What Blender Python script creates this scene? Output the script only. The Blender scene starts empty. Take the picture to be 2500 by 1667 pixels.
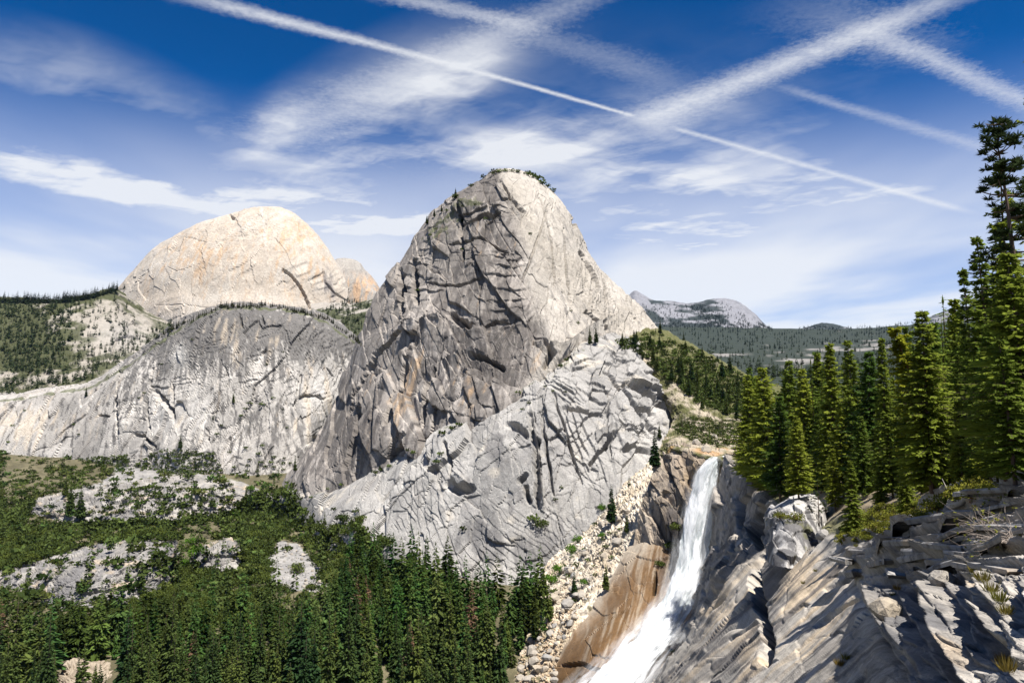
import bpy, math, random, time
import numpy as np
T0 = time.time()
SC = bpy.context.scene
COL = SC.collection

# ------------------------------------------------------------------ camera
F, CX, CY, HOR = 1700.0, 1250.0, 833.5, 1000.0      # photo pixels: focal length, centre, horizon row
PITCH = math.atan((HOR - CY) / F)
cp, sp = math.cos(PITCH), math.sin(PITCH)
cam = bpy.data.cameras.new('camera')
cam.sensor_width = 36.0
cam.lens = 36.0 * F / 2500.0
cam.clip_start, cam.clip_end = 0.5, 60000.0
camo = bpy.data.objects.new('camera', cam)
camo.rotation_euler = (math.pi / 2 + PITCH, 0, 0)
COL.objects.link(camo)
SC.camera = camo

# ------------------------------------------------------------------ light
SUN_EL, SUN_AZ = math.radians(68), math.radians(139)     # azimuth clockwise from +Y
sdir = (math.cos(SUN_EL) * math.sin(SUN_AZ), math.cos(SUN_EL) * math.cos(SUN_AZ), math.sin(SUN_EL))
sun = bpy.data.lights.new('sun', 'SUN')
sun.energy, sun.angle, sun.color = 5.0, math.radians(0.5), (1.0, 0.955, 0.89)
suno = bpy.data.objects.new('sun', sun)
suno.rotation_euler = (math.pi / 2 - SUN_EL, 0, math.pi - SUN_AZ)
COL.objects.link(suno)
vs = SC.view_settings
vs.view_transform, vs.look, vs.exposure, vs.gamma = 'Standard', 'None', 1.12, 1.0
vs.use_curve_mapping = False
SC.cycles.max_bounces = 5
SC.cycles.diffuse_bounces = 3
SC.cycles.glossy_bounces = 2
SC.cycles.transparent_max_bounces = 16
SC.cycles.volume_bounces = 0
SC.cycles.use_adaptive_sampling = True
SC.cycles.use_denoising = True

def W(px, py, Y):
    """photo pixel + distance ahead of the camera -> point of the place (numpy aware)"""
    px, py, Y = np.asarray(px, float), np.asarray(py, float), np.asarray(Y, float)
    xr, yr = (px - CX) / F, (CY - py) / F
    t = Y / (cp - yr * sp)
    return np.stack([xr * t, Y + 0 * t, (sp + yr * cp) * t], -1)

def PIX(p):
    p = np.asarray(p, float)
    d = p[..., 1] * cp + p[..., 2] * sp
    u = -p[..., 1] * sp + p[..., 2] * cp
    return CX + F * p[..., 0] / d, CY - F * u / d

# ------------------------------------------------------------------ node helper
class NT:
    def __init__(s, tree):
        s.t = tree; s.n = tree.nodes; s.l = tree.links
    def put(s, sock, v):
        if isinstance(v, bpy.types.NodeSocket): s.l.new(v, sock)
        elif v is not None: sock.default_value = v
    def node(s, typ, props=None, **ins):
        nd = s.n.new(typ)
        for k, v in (props or {}).items(): setattr(nd, k, v)
        for k, v in ins.items():
            s.put(nd.inputs[int(k[1:])] if k[0] == 'i' and k[1:].isdigit() else nd.inputs[k.replace('_', ' ')], v)
        return nd
    def m(s, op, a, b=None, c=None, clamp=False):
        nd = s.n.new('ShaderNodeMath'); nd.operation = op; nd.use_clamp = clamp
        for i, v in enumerate((a, b, c)): s.put(nd.inputs[i], v)
        return nd.outputs[0]
    def add(s, a, b): return s.m('ADD', a, b)
    def sub(s, a, b): return s.m('SUBTRACT', a, b)
    def mul(s, a, b): return s.m('MULTIPLY', a, b)
    def mx(s, a, b): return s.m('MAXIMUM', a, b)
    def mn(s, a, b): return s.m('MINIMUM', a, b)
    def ss(s, v, lo, hi, a=0.0, b=1.0, kind='SMOOTHSTEP'):
        nd = s.n.new('ShaderNodeMapRange'); nd.interpolation_type = kind
        for k, x in zip(('Value', 'From Min', 'From Max', 'To Min', 'To Max'), (v, lo, hi, a, b)): s.put(nd.inputs[k], x)
        return nd.outputs[0]
    def noise(s, vec, scale, detail=4, rough=0.55, dist=0.0, dim='3D'):
        nd = s.n.new('ShaderNodeTexNoise'); nd.noise_dimensions = dim
        for k, x in zip(('Vector', 'Scale', 'Detail', 'Roughness', 'Distortion'), (vec, scale, detail, rough, dist)): s.put(nd.inputs[k], x)
        return nd.outputs[0]
    def mix(s, f, a, b, blend='MIX'):
        nd = s.n.new('ShaderNodeMix'); nd.data_type = 'RGBA'; nd.blend_type = blend
        s.put(nd.inputs[0], f); s.put(nd.inputs[6], a); s.put(nd.inputs[7], b)
        return nd.outputs[2]
    def xyz(s, x, y, z):
        nd = s.n.new('ShaderNodeCombineXYZ')
        for i, v in enumerate((x, y, z)): s.put(nd.inputs[i], v)
        return nd.outputs[0]
    def sep(s, v):
        nd = s.n.new('ShaderNodeSeparateXYZ'); s.l.new(v, nd.inputs[0]); return nd.outputs

# ------------------------------------------------------------------ sky: clear air, a cirrus layer and contrails on a plane high above
world = bpy.data.worlds.new('World'); SC.world = world; world.use_nodes = True
wt = world.node_tree; wt.nodes.clear(); N = NT(wt)
sky = N.node('ShaderNodeTexSky', dict(sky_type='NISHITA', sun_disc=False, sun_elevation=SUN_EL, sun_rotation=SUN_AZ,
             altitude=1800.0, air_density=1.0, dust_density=0.3, ozone_density=4.0))
tc = N.node('ShaderNodeTexCoord')
dx, dy, dz = N.sep(tc.outputs['Generated'])[0:3]
dzc = N.mx(dz, 0.03)
U, V = N.m('DIVIDE', dx, dzc), N.m('DIVIDE', dy, dzc)
P2 = N.xyz(U, V, 0.0)

def plane_uv(px, py):
    d = W(px, py, 1.0); return float(d[0] / d[2]), float(d[1] / d[2])

warp1 = N.sub(N.noise(P2, 3.0, 3), 0.5)
warp2 = N.sub(N.noise(N.xyz(N.add(U, 7.3), V, 0.0), 14.0, 4, 0.6), 0.5)
puff = N.noise(P2, 60.0, 3, 0.65)
mott = N.noise(N.xyz(N.add(U, N.mul(warp1, .25)), V, 3.0), 22.0, 3, 0.62)
dens = None
def contrail(p0, p1, w0, w1, inten, warp=0.03, fade=(0.0, 0.0), rag=0.6, soft=0.5):
    """one straight condensation trail in the high layer; p0, p1 photo pixels, w in photo pixels there"""
    global dens
    a, b = np.array(plane_uv(*p0)), np.array(plane_uv(*p1))
    L = float(np.linalg.norm(b - a)); d = (b - a) / L; n = np.array([-d[1], d[0]])
    def wid(p, w):
        q0 = np.array(plane_uv(p[0], p[1] - w / 2)); q1 = np.array(plane_uv(p[0], p[1] + w / 2))
        return abs(float(np.dot(q1 - q0, n)))
    wa, wb = wid(p0, w0), wid(p1, w1)
    al = N.add(N.mul(N.sub(U, a[0]), float(d[0] / L)), N.mul(N.sub(V, a[1]), float(d[1] / L)))
    ac = N.add(N.mul(N.sub(U, a[0]), float(n[0])), N.mul(N.sub(V, a[1]), float(n[1])))
    wd = N.mx(N.add(wa, N.mul(al, wb - wa)), 0.002)
    ac = N.add(ac, N.mul(N.add(N.mul(warp1, 1.0), N.mul(warp2, 0.6)), warp))
    r = N.m('DIVIDE', N.m('ABSOLUTE', ac), wd)
    r = N.add(r, N.mul(N.sub(N.add(N.mul(puff, .5), N.mul(mott, .5)), 0.5), rag * 1.1))
    core = N.ss(r, 0.58 + soft * .2, 0.42 - soft, 0, 1)
    ends = N.mul(N.ss(al, -fade[0] - .001, fade[0] + .001), N.ss(al, 1 + fade[1] + .001, 1 - fade[1] - .001))
    v = N.mul(N.mul(core, ends), N.mul(N.ss(mott, 0.15, 0.7, 0.45, 1.0), inten))
    dens = v if dens is None else N.sub(1.0, N.mul(N.sub(1.0, dens), N.sub(1.0, v)))
def cloudbank(c, ex, ey, ang, inten):
    """soft region of the layer that carries cirrus: centre and extents in photo pixels"""
    u0, v0 = plane_uv(*c)
    e1 = np.array(plane_uv(c[0] + ex * math.cos(ang), c[1] + ex * math.sin(ang))) - (u0, v0)
    e2 = np.array(plane_uv(c[0] - ey * math.sin(ang), c[1] + ey * math.cos(ang))) - (u0, v0)
    M = np.linalg.inv(np.array([e1, e2]).T)
    du, dv = N.sub(U, u0), N.sub(V, v0)
    q1 = N.add(N.mul(du, float(M[0, 0])), N.mul(dv, float(M[0, 1])))
    q2 = N.add(N.mul(du, float(M[1, 0])), N.mul(dv, float(M[1, 1])))
    r2 = N.add(N.mul(q1, q1), N.mul(q2, q2))
    return N.mul(N.m('EXPONENT', N.mul(r2, -1.0)), inten)

# thin fresh trail, its broad old neighbours, and the widest one running to the upper right
contrail((470, -6), (1110, 160), 46, 17, 0.85, 0.012, (0.25, 0.0), 0.8)
contrail((1100, 157), (1545, 283), 17, 10, 0.95, 0.010, (0.0, 0.02), 0.7)
contrail((1650, 314), (2345, 512), 15, 20, 0.72, 0.008, (0.02, 0.12), 0.7)
contrail((1560, 300), (2345, -14), 85, 66, 0.80, 0.03, (0.10, 0.3), 0.75, 0.5)
contrail((1120, 470), (1680, 262), 190, 120, 0.34, 0.10, (0.3, 0.25), 0.9, 0.7)
contrail((2130, 78), (2560, 275), 70, 72, 0.62, 0.03, (0.15, 0.3), 1.1)
contrail((1920, 218), (2440, 372), 26, 42, 0.34, 0.03, (0.15, 0.2), 1.1)
contrail((1440, -10), (650, 350), 90, 150, 0.55, 0.07, (0.3, 0.2), 1.1, 0.6)
contrail((930, -14), (1290, 62), 48, 40, 0.55, 0.03, (0.2, 0.3), 1.1)
contrail((1230, 60), (1640, 200), 60, 90, 0.22, 0.06, (0.3, 0.3), 1.2)
contrail((1960, 20), (2260, 130), 190, 150, 0.24, 0.08, (0.4, 0.3), 1.4)
contrail((1500, 700), (2400, 575), 70, 50, 0.42, 0.08, (0.3, 0.3), 0.9, 0.7)
# cirrus veil kept to the banks seen in the photograph, thickening to the horizon
def rot(ang, su, sv, off):
    c, s_ = math.cos(ang), math.sin(ang)
    a = N.add(N.mul(U, c * su), N.mul(V, s_ * su)); b = N.add(N.mul(U, -s_ * sv), N.mul(V, c * sv))
    return N.xyz(N.add(a, N.mul(warp1, .35)), N.add(b, N.mul(warp1, .7)), off)
st1 = N.noise(rot(0.25, 1.3, 2.4, 1.7), 1.0, 5, 0.56)
st2 = N.noise(rot(-0.75, 2.0, 5.0, 5.1), 1.0, 5, 0.6)
big = N.noise(N.xyz(U, V, 9.0), 0.9, 2, 0.5)
bank = None
for c, ex, ey, ang, it in (((980, 230), 230, 75, -0.30, 0.75), ((690, 300), 80, 45, -0.6, 0.85), ((1120, 200), 120, 50, -0.5, 0.6), ((1350, 345), 300, 50, -0.12, 0.9), ((900, 380), 330, 40, 0.0, 0.5), ((90, 400), 200, 50, 0.3, 0.75),
                           ((480, 480), 420, 48, 0.10, 0.95), ((900, 560), 360, 80, 0.0, 0.7), ((1750, 600), 480, 110, 0.0, 0.85), ((1650, 440), 200, 30, 0.12, 0.5),
                           ((60, 160), 300, 90, 0.2, 0.22), ((2150, 470), 320, 50, 0.2, 0.4), ((420, 290), 320, 60, 0.3, 0.28), ((100, 600), 300, 60, 0, 0.45)):
    v = cloudbank(c, ex, ey, ang, it)
    bank = v if bank is None else N.add(bank, v)
low = N.ss(dz, 0.26, 0.06, 0.0, 0.8)
bank = N.mn(N.mx(N.mul(N.mx(N.sub(bank, .07), 0.0), 1.45), N.mul(low, N.ss(big, .3, .6, .45, 1.0))), 1.25)
veil = N.mul(bank, N.add(N.ss(st1, 0.30, 0.70, 0.05, 0.80), N.mul(N.ss(st2, 0.38, 0.72), 0.34)))
veil = N.m('MINIMUM', veil, 1.0)
veil = N.mx(veil, N.mul(N.ss(dz, 0.42, 0.17, 0.0, 0.97), N.ss(N.noise(N.xyz(N.mul(U, .55), N.mul(V, .28), 4.0), 1.0, 4, .5), .30, .62, .50, 1.0)))
cover = N.m('MINIMUM', N.sub(1.0, N.mul(N.sub(1.0, dens), N.sub(1.0, veil))), 0.93)
lit = N.mix(1.0, sky.outputs[0], (0.010, 0.47, 0.90, 1), 'MULTIPLY')      # the deep polarised blue of the high air
lit = N.node('ShaderNodeVectorMath', dict(operation='SCALE'), i0=lit, Scale=N.ss(dz, .50, .22, 1.0, 1.45)).outputs[0]
white = N.mix(0.12, (9.0, 9.1, 9.3, 1.0), sky.outputs[0])
cover = N.mul(cover, N.ss(dz, 0.0, 0.02))
skyc = N.mix(cover, lit, white)
bg = N.node('ShaderNodeBackground', None, Color=skyc, Strength=0.05)
wo = N.node('ShaderNodeOutputWorld', None, Surface=bg.outputs[0])

world.cycles.sampling_method = 'MANUAL'; world.cycles.sample_map_resolution = 256

# ------------------------------------------------------------------ numpy noise
def _h(ix, iy, iz, seed):
    h = (ix.astype(np.uint32) * np.uint32(374761393) + iy.astype(np.uint32) * np.uint32(668265263)
         + iz.astype(np.uint32) * np.uint32(2147483647) + np.uint32(seed * 144665 + 911) * np.uint32(974711))
    h = (h ^ (h >> np.uint32(13))) * np.uint32(1274126177)
    return h ^ (h >> np.uint32(16))
def _f(h, sh=0): return ((h >> np.uint32(sh)) & np.uint32(0x3ff)).astype(np.float32) / np.float32(1023)
def vnoise(p, seed=0):
    i = np.floor(p).astype(np.int32); f = (p - i).astype(np.float32)
    f = f * f * (3 - 2 * f)
    r = 0
    for a in (0, 1):
        for b in (0, 1):
            for c in (0, 1):
                w = (f[:, 0] if a else 1 - f[:, 0]) * (f[:, 1] if b else 1 - f[:, 1]) * (f[:, 2] if c else 1 - f[:, 2])
                r = r + w * _f(_h(i[:, 0] + a, i[:, 1] + b, i[:, 2] + c, seed))
    return r
def fbm(p, octv=4, seed=0, gain=0.5):
    s, a, t = 0, 1.0, 0
    for k in range(octv):
        s = s + a * vnoise(p * (2.03 ** k) + 17.1 * k, seed + k); t += a; a *= gain
    return s / t - 0.5
def ridged(p, octv=4, seed=0):
    s, a, t = 0, 1.0, 0
    for k in range(octv):
        s = s + a * (1 - np.abs(2 * vnoise(p * (2.07 ** k) + 9.7 * k, seed + k) - 1)); t += a; a *= .5
    return s / t
def voro(p, seed=0):
    """F1, F2, cell randoms (3), offset to the cell point"""
    i = np.floor(p).astype(np.int32); f = (p - i).astype(np.float32)
    n = len(p)
    F1 = np.full(n, 9, np.float32); F2 = np.full(n, 9, np.float32)
    H = np.zeros(n, np.uint32); D = np.zeros((n, 3), np.float32)
    for a in (-1, 0, 1):
        for b in (-1, 0, 1):
            for c in (-1, 0, 1):
                h = _h(i[:, 0] + a, i[:, 1] + b, i[:, 2] + c, seed)
                d0 = a + _f(h) - f[:, 0]; d1 = b + _f(h, 10) - f[:, 1]; d2 = c + _f(h, 20) - f[:, 2]
                d = d0 * d0 + d1 * d1 + d2 * d2
                nr = d < F1
                F2 = np.where(nr, F1, np.minimum(F2, d))
                F1 = np.where(nr, d, F1); H = np.where(nr, h, H)
                D[nr, 0] = d0[nr]; D[nr, 1] = d1[nr]; D[nr, 2] = d2[nr]
    H = (H * np.uint32(2654435761)); H ^= H >> np.uint32(15)
    R = np.stack([_f(H), _f(H, 10), _f(H, 20)], 1)
    return np.sqrt(F1), np.sqrt(F2), R, D
def facet(p, size, lean=0.0, seed=0, step=1.0, tilt=1.6, crack=0.25, cw=0.10, wob=0.25):
    """fractured blocks: each cell has its own height and tilt, a dark joint runs between cells.
    size = (along, depth, up) metres, lean turns the blocks in the x-z plane"""
    c, s = math.cos(lean), math.sin(lean)
    q = np.stack([(p[:, 0] * c + p[:, 2] * s) / size[0], p[:, 1] / size[1], (-p[:, 0] * s + p[:, 2] * c) / size[2]], 1)
    if wob: q = q + wob * np.stack([fbm(q * 1.7, 2, seed + 50), fbm(q * 1.7, 2, seed + 60), fbm(q * 1.7, 2, seed + 70)], 1) * 2
    f1, f2, R, D = voro(q, seed)
    h = (R[:, 0] - .5) * step + (D * (R - .5)).sum(1) * tilt
    e = np.clip((f2 - f1) / cw, 0, 1)
    return h - crack * (1 - e) ** 2, R, e
def _r2(i, j, seed): return _h(i.astype(np.int32), j.astype(np.int32), np.zeros_like(i, dtype=np.int32), seed)
def shingle2(a, b, la, lb, seed, ramp=1.0, step=0.7, side=0.5, edge=.16):
    """overlapping sheets: rows across b, broken at uneven places along a; each sheet thickens towards +b and ends in a sharp edge"""
    bb = b / lb; bb = bb + .55 * np.sin(bb * .83 + 1.7 * np.sin(bb * .31 + seed)) ; row0 = np.floor(bb); fb0 = bb - row0
    def H(row, fb):
        r0 = _f(_r2(row, row * 0, seed)); aa = a / la * (.6 + .8 * r0) + 7.3 * _f(_r2(row, row * 0, seed + 1), 4)
        c0 = np.floor(aa); fa = aa - c0
        def cell(c, f_):
            h = _r2(row, c, seed + 2); r1, r2, r3 = _f(h), _f(h, 10), _f(h, 20)
            return ramp * (fb - .5) * (.15 + 1.9 * r2 * r2) + step * (r1 - .5) + side * (f_ - .5) * (r3 - .5) * 2, r1
        h0, q0 = cell(c0, fa); h1, q1 = cell(c0 + 1, fa - 1); w = smooth(fa, .93, 1.0)
        return h0 * (1 - w) + h1 * w, q0
    h0, q0 = H(row0, fb0); h1, q1 = H(row0 + 1, fb0 - 1); w = smooth(fb0, 1 - edge, 1.0)
    return h0 * (1 - w) + h1 * w, q0
def shingle(p, lean, la, lb, seed, warp=.5, **k):
    """lean: direction of the sheets in the x-z plane, measured from +x; edges face downwards"""
    c, s = math.cos(lean), math.sin(lean)
    w = fbm(p / (la * .8), 3, seed + 5) * la * warp; w2 = fbm(p / (lb * 2.2), 2, seed + 9) * lb * warp
    a = p[:, 0] * c + p[:, 2] * s + .45 * p[:, 1]; b = p[:, 0] * s - p[:, 2] * c + .3 * p[:, 1] + w * .8 + w2
    h, r = shingle2(a, b, la, lb, seed, **k)
    return h * (.12 + 1.3 * smooth(fbm(p / (la * 1.3), 3, seed + 13), -.10, .16)), r
def saw(x, e=.16):
    f = x - np.floor(x); return np.where(f < 1 - e, f / (1 - e), (1 - f) / e) - .5
def smooth(x, a, b):
    t = np.clip((x - a) / (b - a), 0, 1); return t * t * (3 - 2 * t)
def lerp(a, b, t):
    t = np.atleast_1d(np.asarray(t))[:, None]; return np.asarray(a) * (1 - t) + np.asarray(b) * t
def segd(px, py, pts):
    """distance in photo pixels to a polyline, and which side"""
    best = np.full(len(px), 1e9, np.float32); side = np.zeros(len(px), np.float32); tt = np.zeros(len(px), np.float32)
    n = len(pts) - 1
    for k in range(n):
        (x0, y0), (x1, y1) = pts[k], pts[k + 1]
        ddx, ddy = x1 - x0, y1 - y0; L2 = ddx * ddx + ddy * ddy
        t = np.clip(((px - x0) * ddx + (py - y0) * ddy) / L2, 0, 1)
        d = np.hypot(px - x0 - t * ddx, py - y0 - t * ddy)
        m = d < best
        best[m] = d[m]; tt[m] = ((k + t) / n)[m]
        side[m] = np.sign((px - x0) * ddy - (py - y0) * ddx)[m]
    return best, side, tt
def inpoly(px, py, poly):
    px, py = np.asarray(px), np.asarray(py); r = np.zeros(px.shape, bool); j = len(poly) - 1
    for i in range(len(poly)):
        (xi, yi), (xj, yj) = poly[i], poly[j]
        if yi != yj: r ^= ((yi > py) != (yj > py)) & (px < (xj - xi) * (py - yi) / (yj - yi) + xi)
        j = i
    return r
def blob(px, py, cx, cy, rx, ry, ang=0):
    c, s = math.cos(ang), math.sin(ang); a = ((px - cx) * c + (py - cy) * s) / rx; b = (-(px - cx) * s + (py - cy) * c) / ry
    return np.exp(-(a * a + b * b))

# ------------------------------------------------------------------ mesh helpers
def mesh_np(name, v, faces, smooth_=True, col=None):
    """faces: (n,3) or (n,4) int array"""
    me = bpy.data.meshes.new(name)
    v = np.asarray(v, np.float32); faces = np.asarray(faces, np.int32); k = faces.shape[1]
    me.vertices.add(len(v)); me.vertices.foreach_set('co', v.ravel())
    me.loops.add(faces.size); me.loops.foreach_set('vertex_index', faces.ravel())
    me.polygons.add(len(faces))
    me.polygons.foreach_set('loop_start', np.arange(0, faces.size, k, dtype=np.int32))
    me.polygons.foreach_set('loop_total', np.full(len(faces), k, np.int32))
    me.polygons.foreach_set('use_smooth', np.full(len(faces), smooth_, bool))
    me.update(calc_edges=True)
    if col is not None:
        at = me.color_attributes.new('Col', 'FLOAT_COLOR', 'POINT')
        c4 = np.ones((len(v), 4), np.float32); c4[:, :3] = col
        at.data.foreach_set('color', c4.ravel())
    return me
def link(name, me, mat=None, parent=None, **props):
    o = bpy.data.objects.new(name, me); COL.objects.link(o)
    if mat is not None and not me.materials: me.materials.append(mat)
    if parent is not None: o.parent = parent
    for k, v in props.items():
        if v is not None: o[k] = v
    return o
def cr(P, n, axis, t=None):
    """Catmull-Rom through the control net along an axis"""
    P = np.moveaxis(np.asarray(P, float), axis, 0); m = len(P)
    t = np.linspace(0, m - 1, n) if t is None else t; i = np.minimum(t.astype(int), m - 2); f = (t - i).reshape(-1, *([1] * (P.ndim - 1)))
    Pe = np.concatenate([2 * P[:1] - P[1:2], P, 2 * P[-1:] - P[-2:-1]])
    a, b, c, d = Pe[i], Pe[i + 1], Pe[i + 2], Pe[i + 3]
    r = 0.5 * (2 * b + (c - a) * f + (2 * a - 5 * b + 4 * c - d) * f * f + (3 * b - a - 3 * c + d) * f ** 3)
    return np.moveaxis(r, 0, axis)
ZW, ZH, ZS = 836, 560, 3          # depth map of the terrain, one cell per 3 photo pixels
ZB = np.full((ZH, ZW), 1e9, np.float32); ZID = np.full((ZH, ZW), -1, np.int16)
TERR = []; GEO = []
def terrain(name, net, nu, nv, disp, colf, mat, label=None, uniform=True, zbuf=True, kind='structure', cat=None, smooth_=False):
    """rock mass lofted through control points (photo pixel x, y and distance); disp and colf work on arrays"""
    net = np.asarray(net, float)
    def even(ax, n):                                   # spread the samples evenly over the picture, not over the control points
        L = np.linalg.norm(np.diff(net[..., :2], axis=ax), axis=-1); L = L.mean(axis=1 - ax) + .25 * L.mean(); c = np.concatenate([[0], np.cumsum(L)])
        return np.interp(np.linspace(0, c[-1], n), c, np.arange(len(c)))
    tv_, tu_ = even(0, nv), even(1, nu)
    g = cr(cr(net, nv, 0, tv_), nu, 1, tu_)
    p = W(g[..., 0], g[..., 1], g[..., 2])
    du = np.gradient(p, axis=1); dv = np.gradient(p, axis=0)
    nrm = np.cross(dv, du); nrm /= np.linalg.norm(nrm, axis=-1, keepdims=True) + 1e-9
    if np.sum(nrm * -p) < 0: nrm = -nrm
    v = p.reshape(-1, 3); nn = nrm.reshape(-1, 3); px = g[..., 0].ravel(); py = g[..., 1].ravel()
    info = dict(p=v, n=nn, px=px, py=py, u=np.tile(tu_ / tu_[-1], nv), v=np.repeat(tv_ / tv_[-1], nu))
    d, info['x'] = disp(info)
    w = v + (nn * d[:, None] if d.ndim == 1 else d)
    info['d'] = d; info['w'] = w
    col = np.clip(colf(info), 0.004, 0.9)
    idx = np.arange(nu * nv).reshape(nv, nu)
    faces = np.stack([idx[:-1, :-1], idx[1:, :-1], idx[1:, 1:], idx[:-1, 1:]], -1).reshape(-1, 4)
    # face orientation outwards
    a, b, c = w[faces[0, 0]], w[faces[0, 1]], w[faces[0, 2]]
    if np.dot(np.cross(b - a, c - a), nn[faces[0, 0]]) < 0: faces = faces[:, ::-1]
    me = mesh_np(name, w, faces, smooth_, col)
    o = link(name, me, mat, kind=kind, label=label, category=cat)
    if zbuf:
        qx, qy = PIX(w); ix = (qx / ZS).astype(int); iy = (qy / ZS).astype(int)
        ok = (ix >= 0) & (ix < ZW) & (iy >= 0) & (iy < ZH) & (w[:, 1] > 1)
        lin = iy[ok] * ZW + ix[ok]; Y = w[ok, 1].astype(np.float32)
        z = ZB.ravel(); old = z.copy(); np.minimum.at(z, lin, Y)
        ch = z < old; ZID.ravel()[ch] = len(TERR)
    TERR.append(name); GEO.append((name, w))
    return o
def fill_depth():
    for _ in range(4):
        e = ZB > 1e8
        for ax, s in ((0, 1), (0, -1), (1, 1), (1, -1)):
            r = np.roll(ZB, s, ax); ri = np.roll(ZID, s, ax)
            m = e & (r < 1e8); ZB[m] = r[m]; ZID[m] = ri[m]; e &= ~m
def ground_at(px, py):
    """point of the terrain seen at a photo pixel, or None"""
    ix, iy = int(px / ZS), int(py / ZS)
    if not (0 <= ix < ZW and 0 <= iy < ZH) or ZB[iy, ix] > 1e8: return None
    return W(px, py, float(ZB[iy, ix]))

# ------------------------------------------------------------------ rock material: colour of the stone from its stains and the main dome's painted shade, grain and relief from noise
def rock_mat(name, grain, bump, rough=0.88, streak=None):
    m = bpy.data.materials.new(name); m.use_nodes = True; t = m.node_tree; t.nodes.clear(); n = NT(t)
    at = n.node('ShaderNodeAttribute', dict(attribute_name='Col')).outputs['Color']
    ob = n.node('ShaderNodeTexCoord').outputs['Object']
    a = n.noise(ob, 1.0 / grain, 4, 0.65); b = n.noise(ob, 1.0 / (grain * 5), 3, 0.6); c = n.noise(ob, 4.5 / grain, 2, 0.7)
    val = n.mul(n.ss(a, 0.25, 0.75, 0.70, 1.28, 'LINEAR'), n.ss(b, 0.3, 0.7, 0.86, 1.12, 'LINEAR'))
    val = n.mul(val, n.ss(c, 0.3, 0.7, 0.86, 1.12, 'LINEAR'))
    colr = n.node('ShaderNodeVectorMath', dict(operation='SCALE'), i0=at, Scale=val).outputs[0]
    st = n.node('ShaderNodeMapping', None, Vector=ob, Rotation=(0, .5, 0), Scale=(1.0, .4, .33)).outputs[0]
    e = n.noise(st, 1.6 / grain, 4, 0.62, 0.8)
    h = n.add(n.mul(n.m('ABSOLUTE', n.sub(e, 0.5)), 1.6), n.mul(c, 0.22))
    bp = n.node('ShaderNodeBump', None, Strength=1.0, Distance=bump * .6, Height=h)
    bs = n.node('ShaderNodeBsdfPrincipled', None, Base_Color=colr, Roughness=rough, Normal=bp.outputs[0])
    bs.inputs['Specular IOR Level'].default_value = 0.25
    n.node('ShaderNodeOutputMaterial', None, Surface=bs.outputs[0])
    return m
# ================================================================== THE ROCK
GREY, PALE, DARK = np.array([.34, .325, .31]), np.array([.46, .44, .41]), np.array([.105, .10, .098])
WARM, ORNG, TAN, BRWN = np.array([.42, .37, .31]), np.array([.40, .24, .125]), np.array([.46, .36, .25]), np.array([.17, .12, .085])
SOIL, BRUSHG = np.array([.10, .085, .055]), np.array([.045, .052, .018])
m_far = rock_mat('granite_far_dome', 9.0, 2.2)
m_mid = rock_mat('granite_mid', 2.6, 1.0)
m_cliff = rock_mat('granite_cliff', 1.6, .8)
m_gorge = rock_mat('granite_gorge', 0.9, 0.45)
m_near = rock_mat('granite_near', 0.35, 0.16, 0.8)
m_soil = rock_mat('forest_floor', 3.0, 1.0)
m_dist = rock_mat('distant_hill', 30.0, 12.0)

def streaks(p, wx, wz, lean=0.0, seed=0, octv=4):
    """stain streaks running down the face"""
    q = np.stack([(p[:, 0] + p[:, 2] * lean) / wx, p[:, 1] / (wx * 2.5), p[:, 2] / wz], 1)
    return fbm(q, octv, seed, .6)
def groove(i, strokes):
    d = np.zeros(len(i['px']), np.float32)
    wx, wy = fbm(i['p'] / 9, 3, 301) * 16, fbm(i['p'] / 9, 3, 302) * 16
    if i['p'][:, 1].mean() > 2000: wx, wy = wx * .4, wy * .4
    for pts, wpx, dep in strokes:
        wk = min(1., wpx / 10); r, s, t = segd(i['px'] + wx * wk, i['py'] + wy * wk, pts)
        d = np.minimum(d, -dep * smooth(r, wpx, wpx * .35) * np.sin(np.clip(t, .02, .98) * math.pi) ** .35)
    return d
def step(i, strokes):
    """overhang: rock on one side of the line stands proud, fading away from it"""
    d = np.zeros(len(i['px']), np.float32)
    for pts, reach, dep, sg in strokes:
        r, s, t = segd(i['px'], i['py'], pts)
        d += dep * (s * sg > 0) * np.exp(-r / reach) * np.sin(np.clip(t, .01, .99) * math.pi) ** .4
    return d

# ---- distant ridge with bald summits, beyond the valley
def hill_disp(sc, amp, fa=0):
    def f(i):
        p = i['p']; n_ = fbm(p / sc, 5, 3); r = ridged(p / (sc * 1.6), 4, 8) - .5
        return amp * (n_ + .5 * r), n_
    return f
def c_ridge(i):
    px, py, p = i['px'], i['py'], i['p']
    rock = fbm(p / 130, 5, 21) + .55 * blob(px, py, 1800, 760, 70, 45, .6) + .42 * blob(px, py, 1640, 765, 75, 28, .2) + .9 * blob(px, py, 1556, 722, 32, 22) \
        + .4 * blob(px, py, 2075, 806, 40, 10) + .35 * blob(px, py, 2300, 780, 120, 30) - .16
    t = smooth(rock, .0, .16)
    return lerp(np.array([.020, .027, .026]), np.array([.175, .175, .19]), t)
ridge_sil = [(1440, 760), (1500, 745), (1533, 725), (1551, 710), (1571, 721), (1598, 735), (1634, 738), (1687, 742), (1732, 734), (1772, 731), (1804, 741), (1830, 759), (1857, 784), (1884, 803), (1929, 811)]
net = [[(x, y + 25, 7600) for x, y in ridge_sil], [(x, y, 6900) for x, y in ridge_sil],
       [(x + 4, y * .62 + 800 * .38 + 4, 6300) for x, y in ridge_sil], [(x + 6, y * .25 + 820 * .75 + 6, 5700) for x, y in ridge_sil], [(x + 6, 870, 5000) for x, y in ridge_sil]]
terrain('distant_ridge', net, 330, 90, hill_disp(160, 45), c_ridge, m_dist, 'hazy bald granite ridge on the horizon right of the dome')
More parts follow.
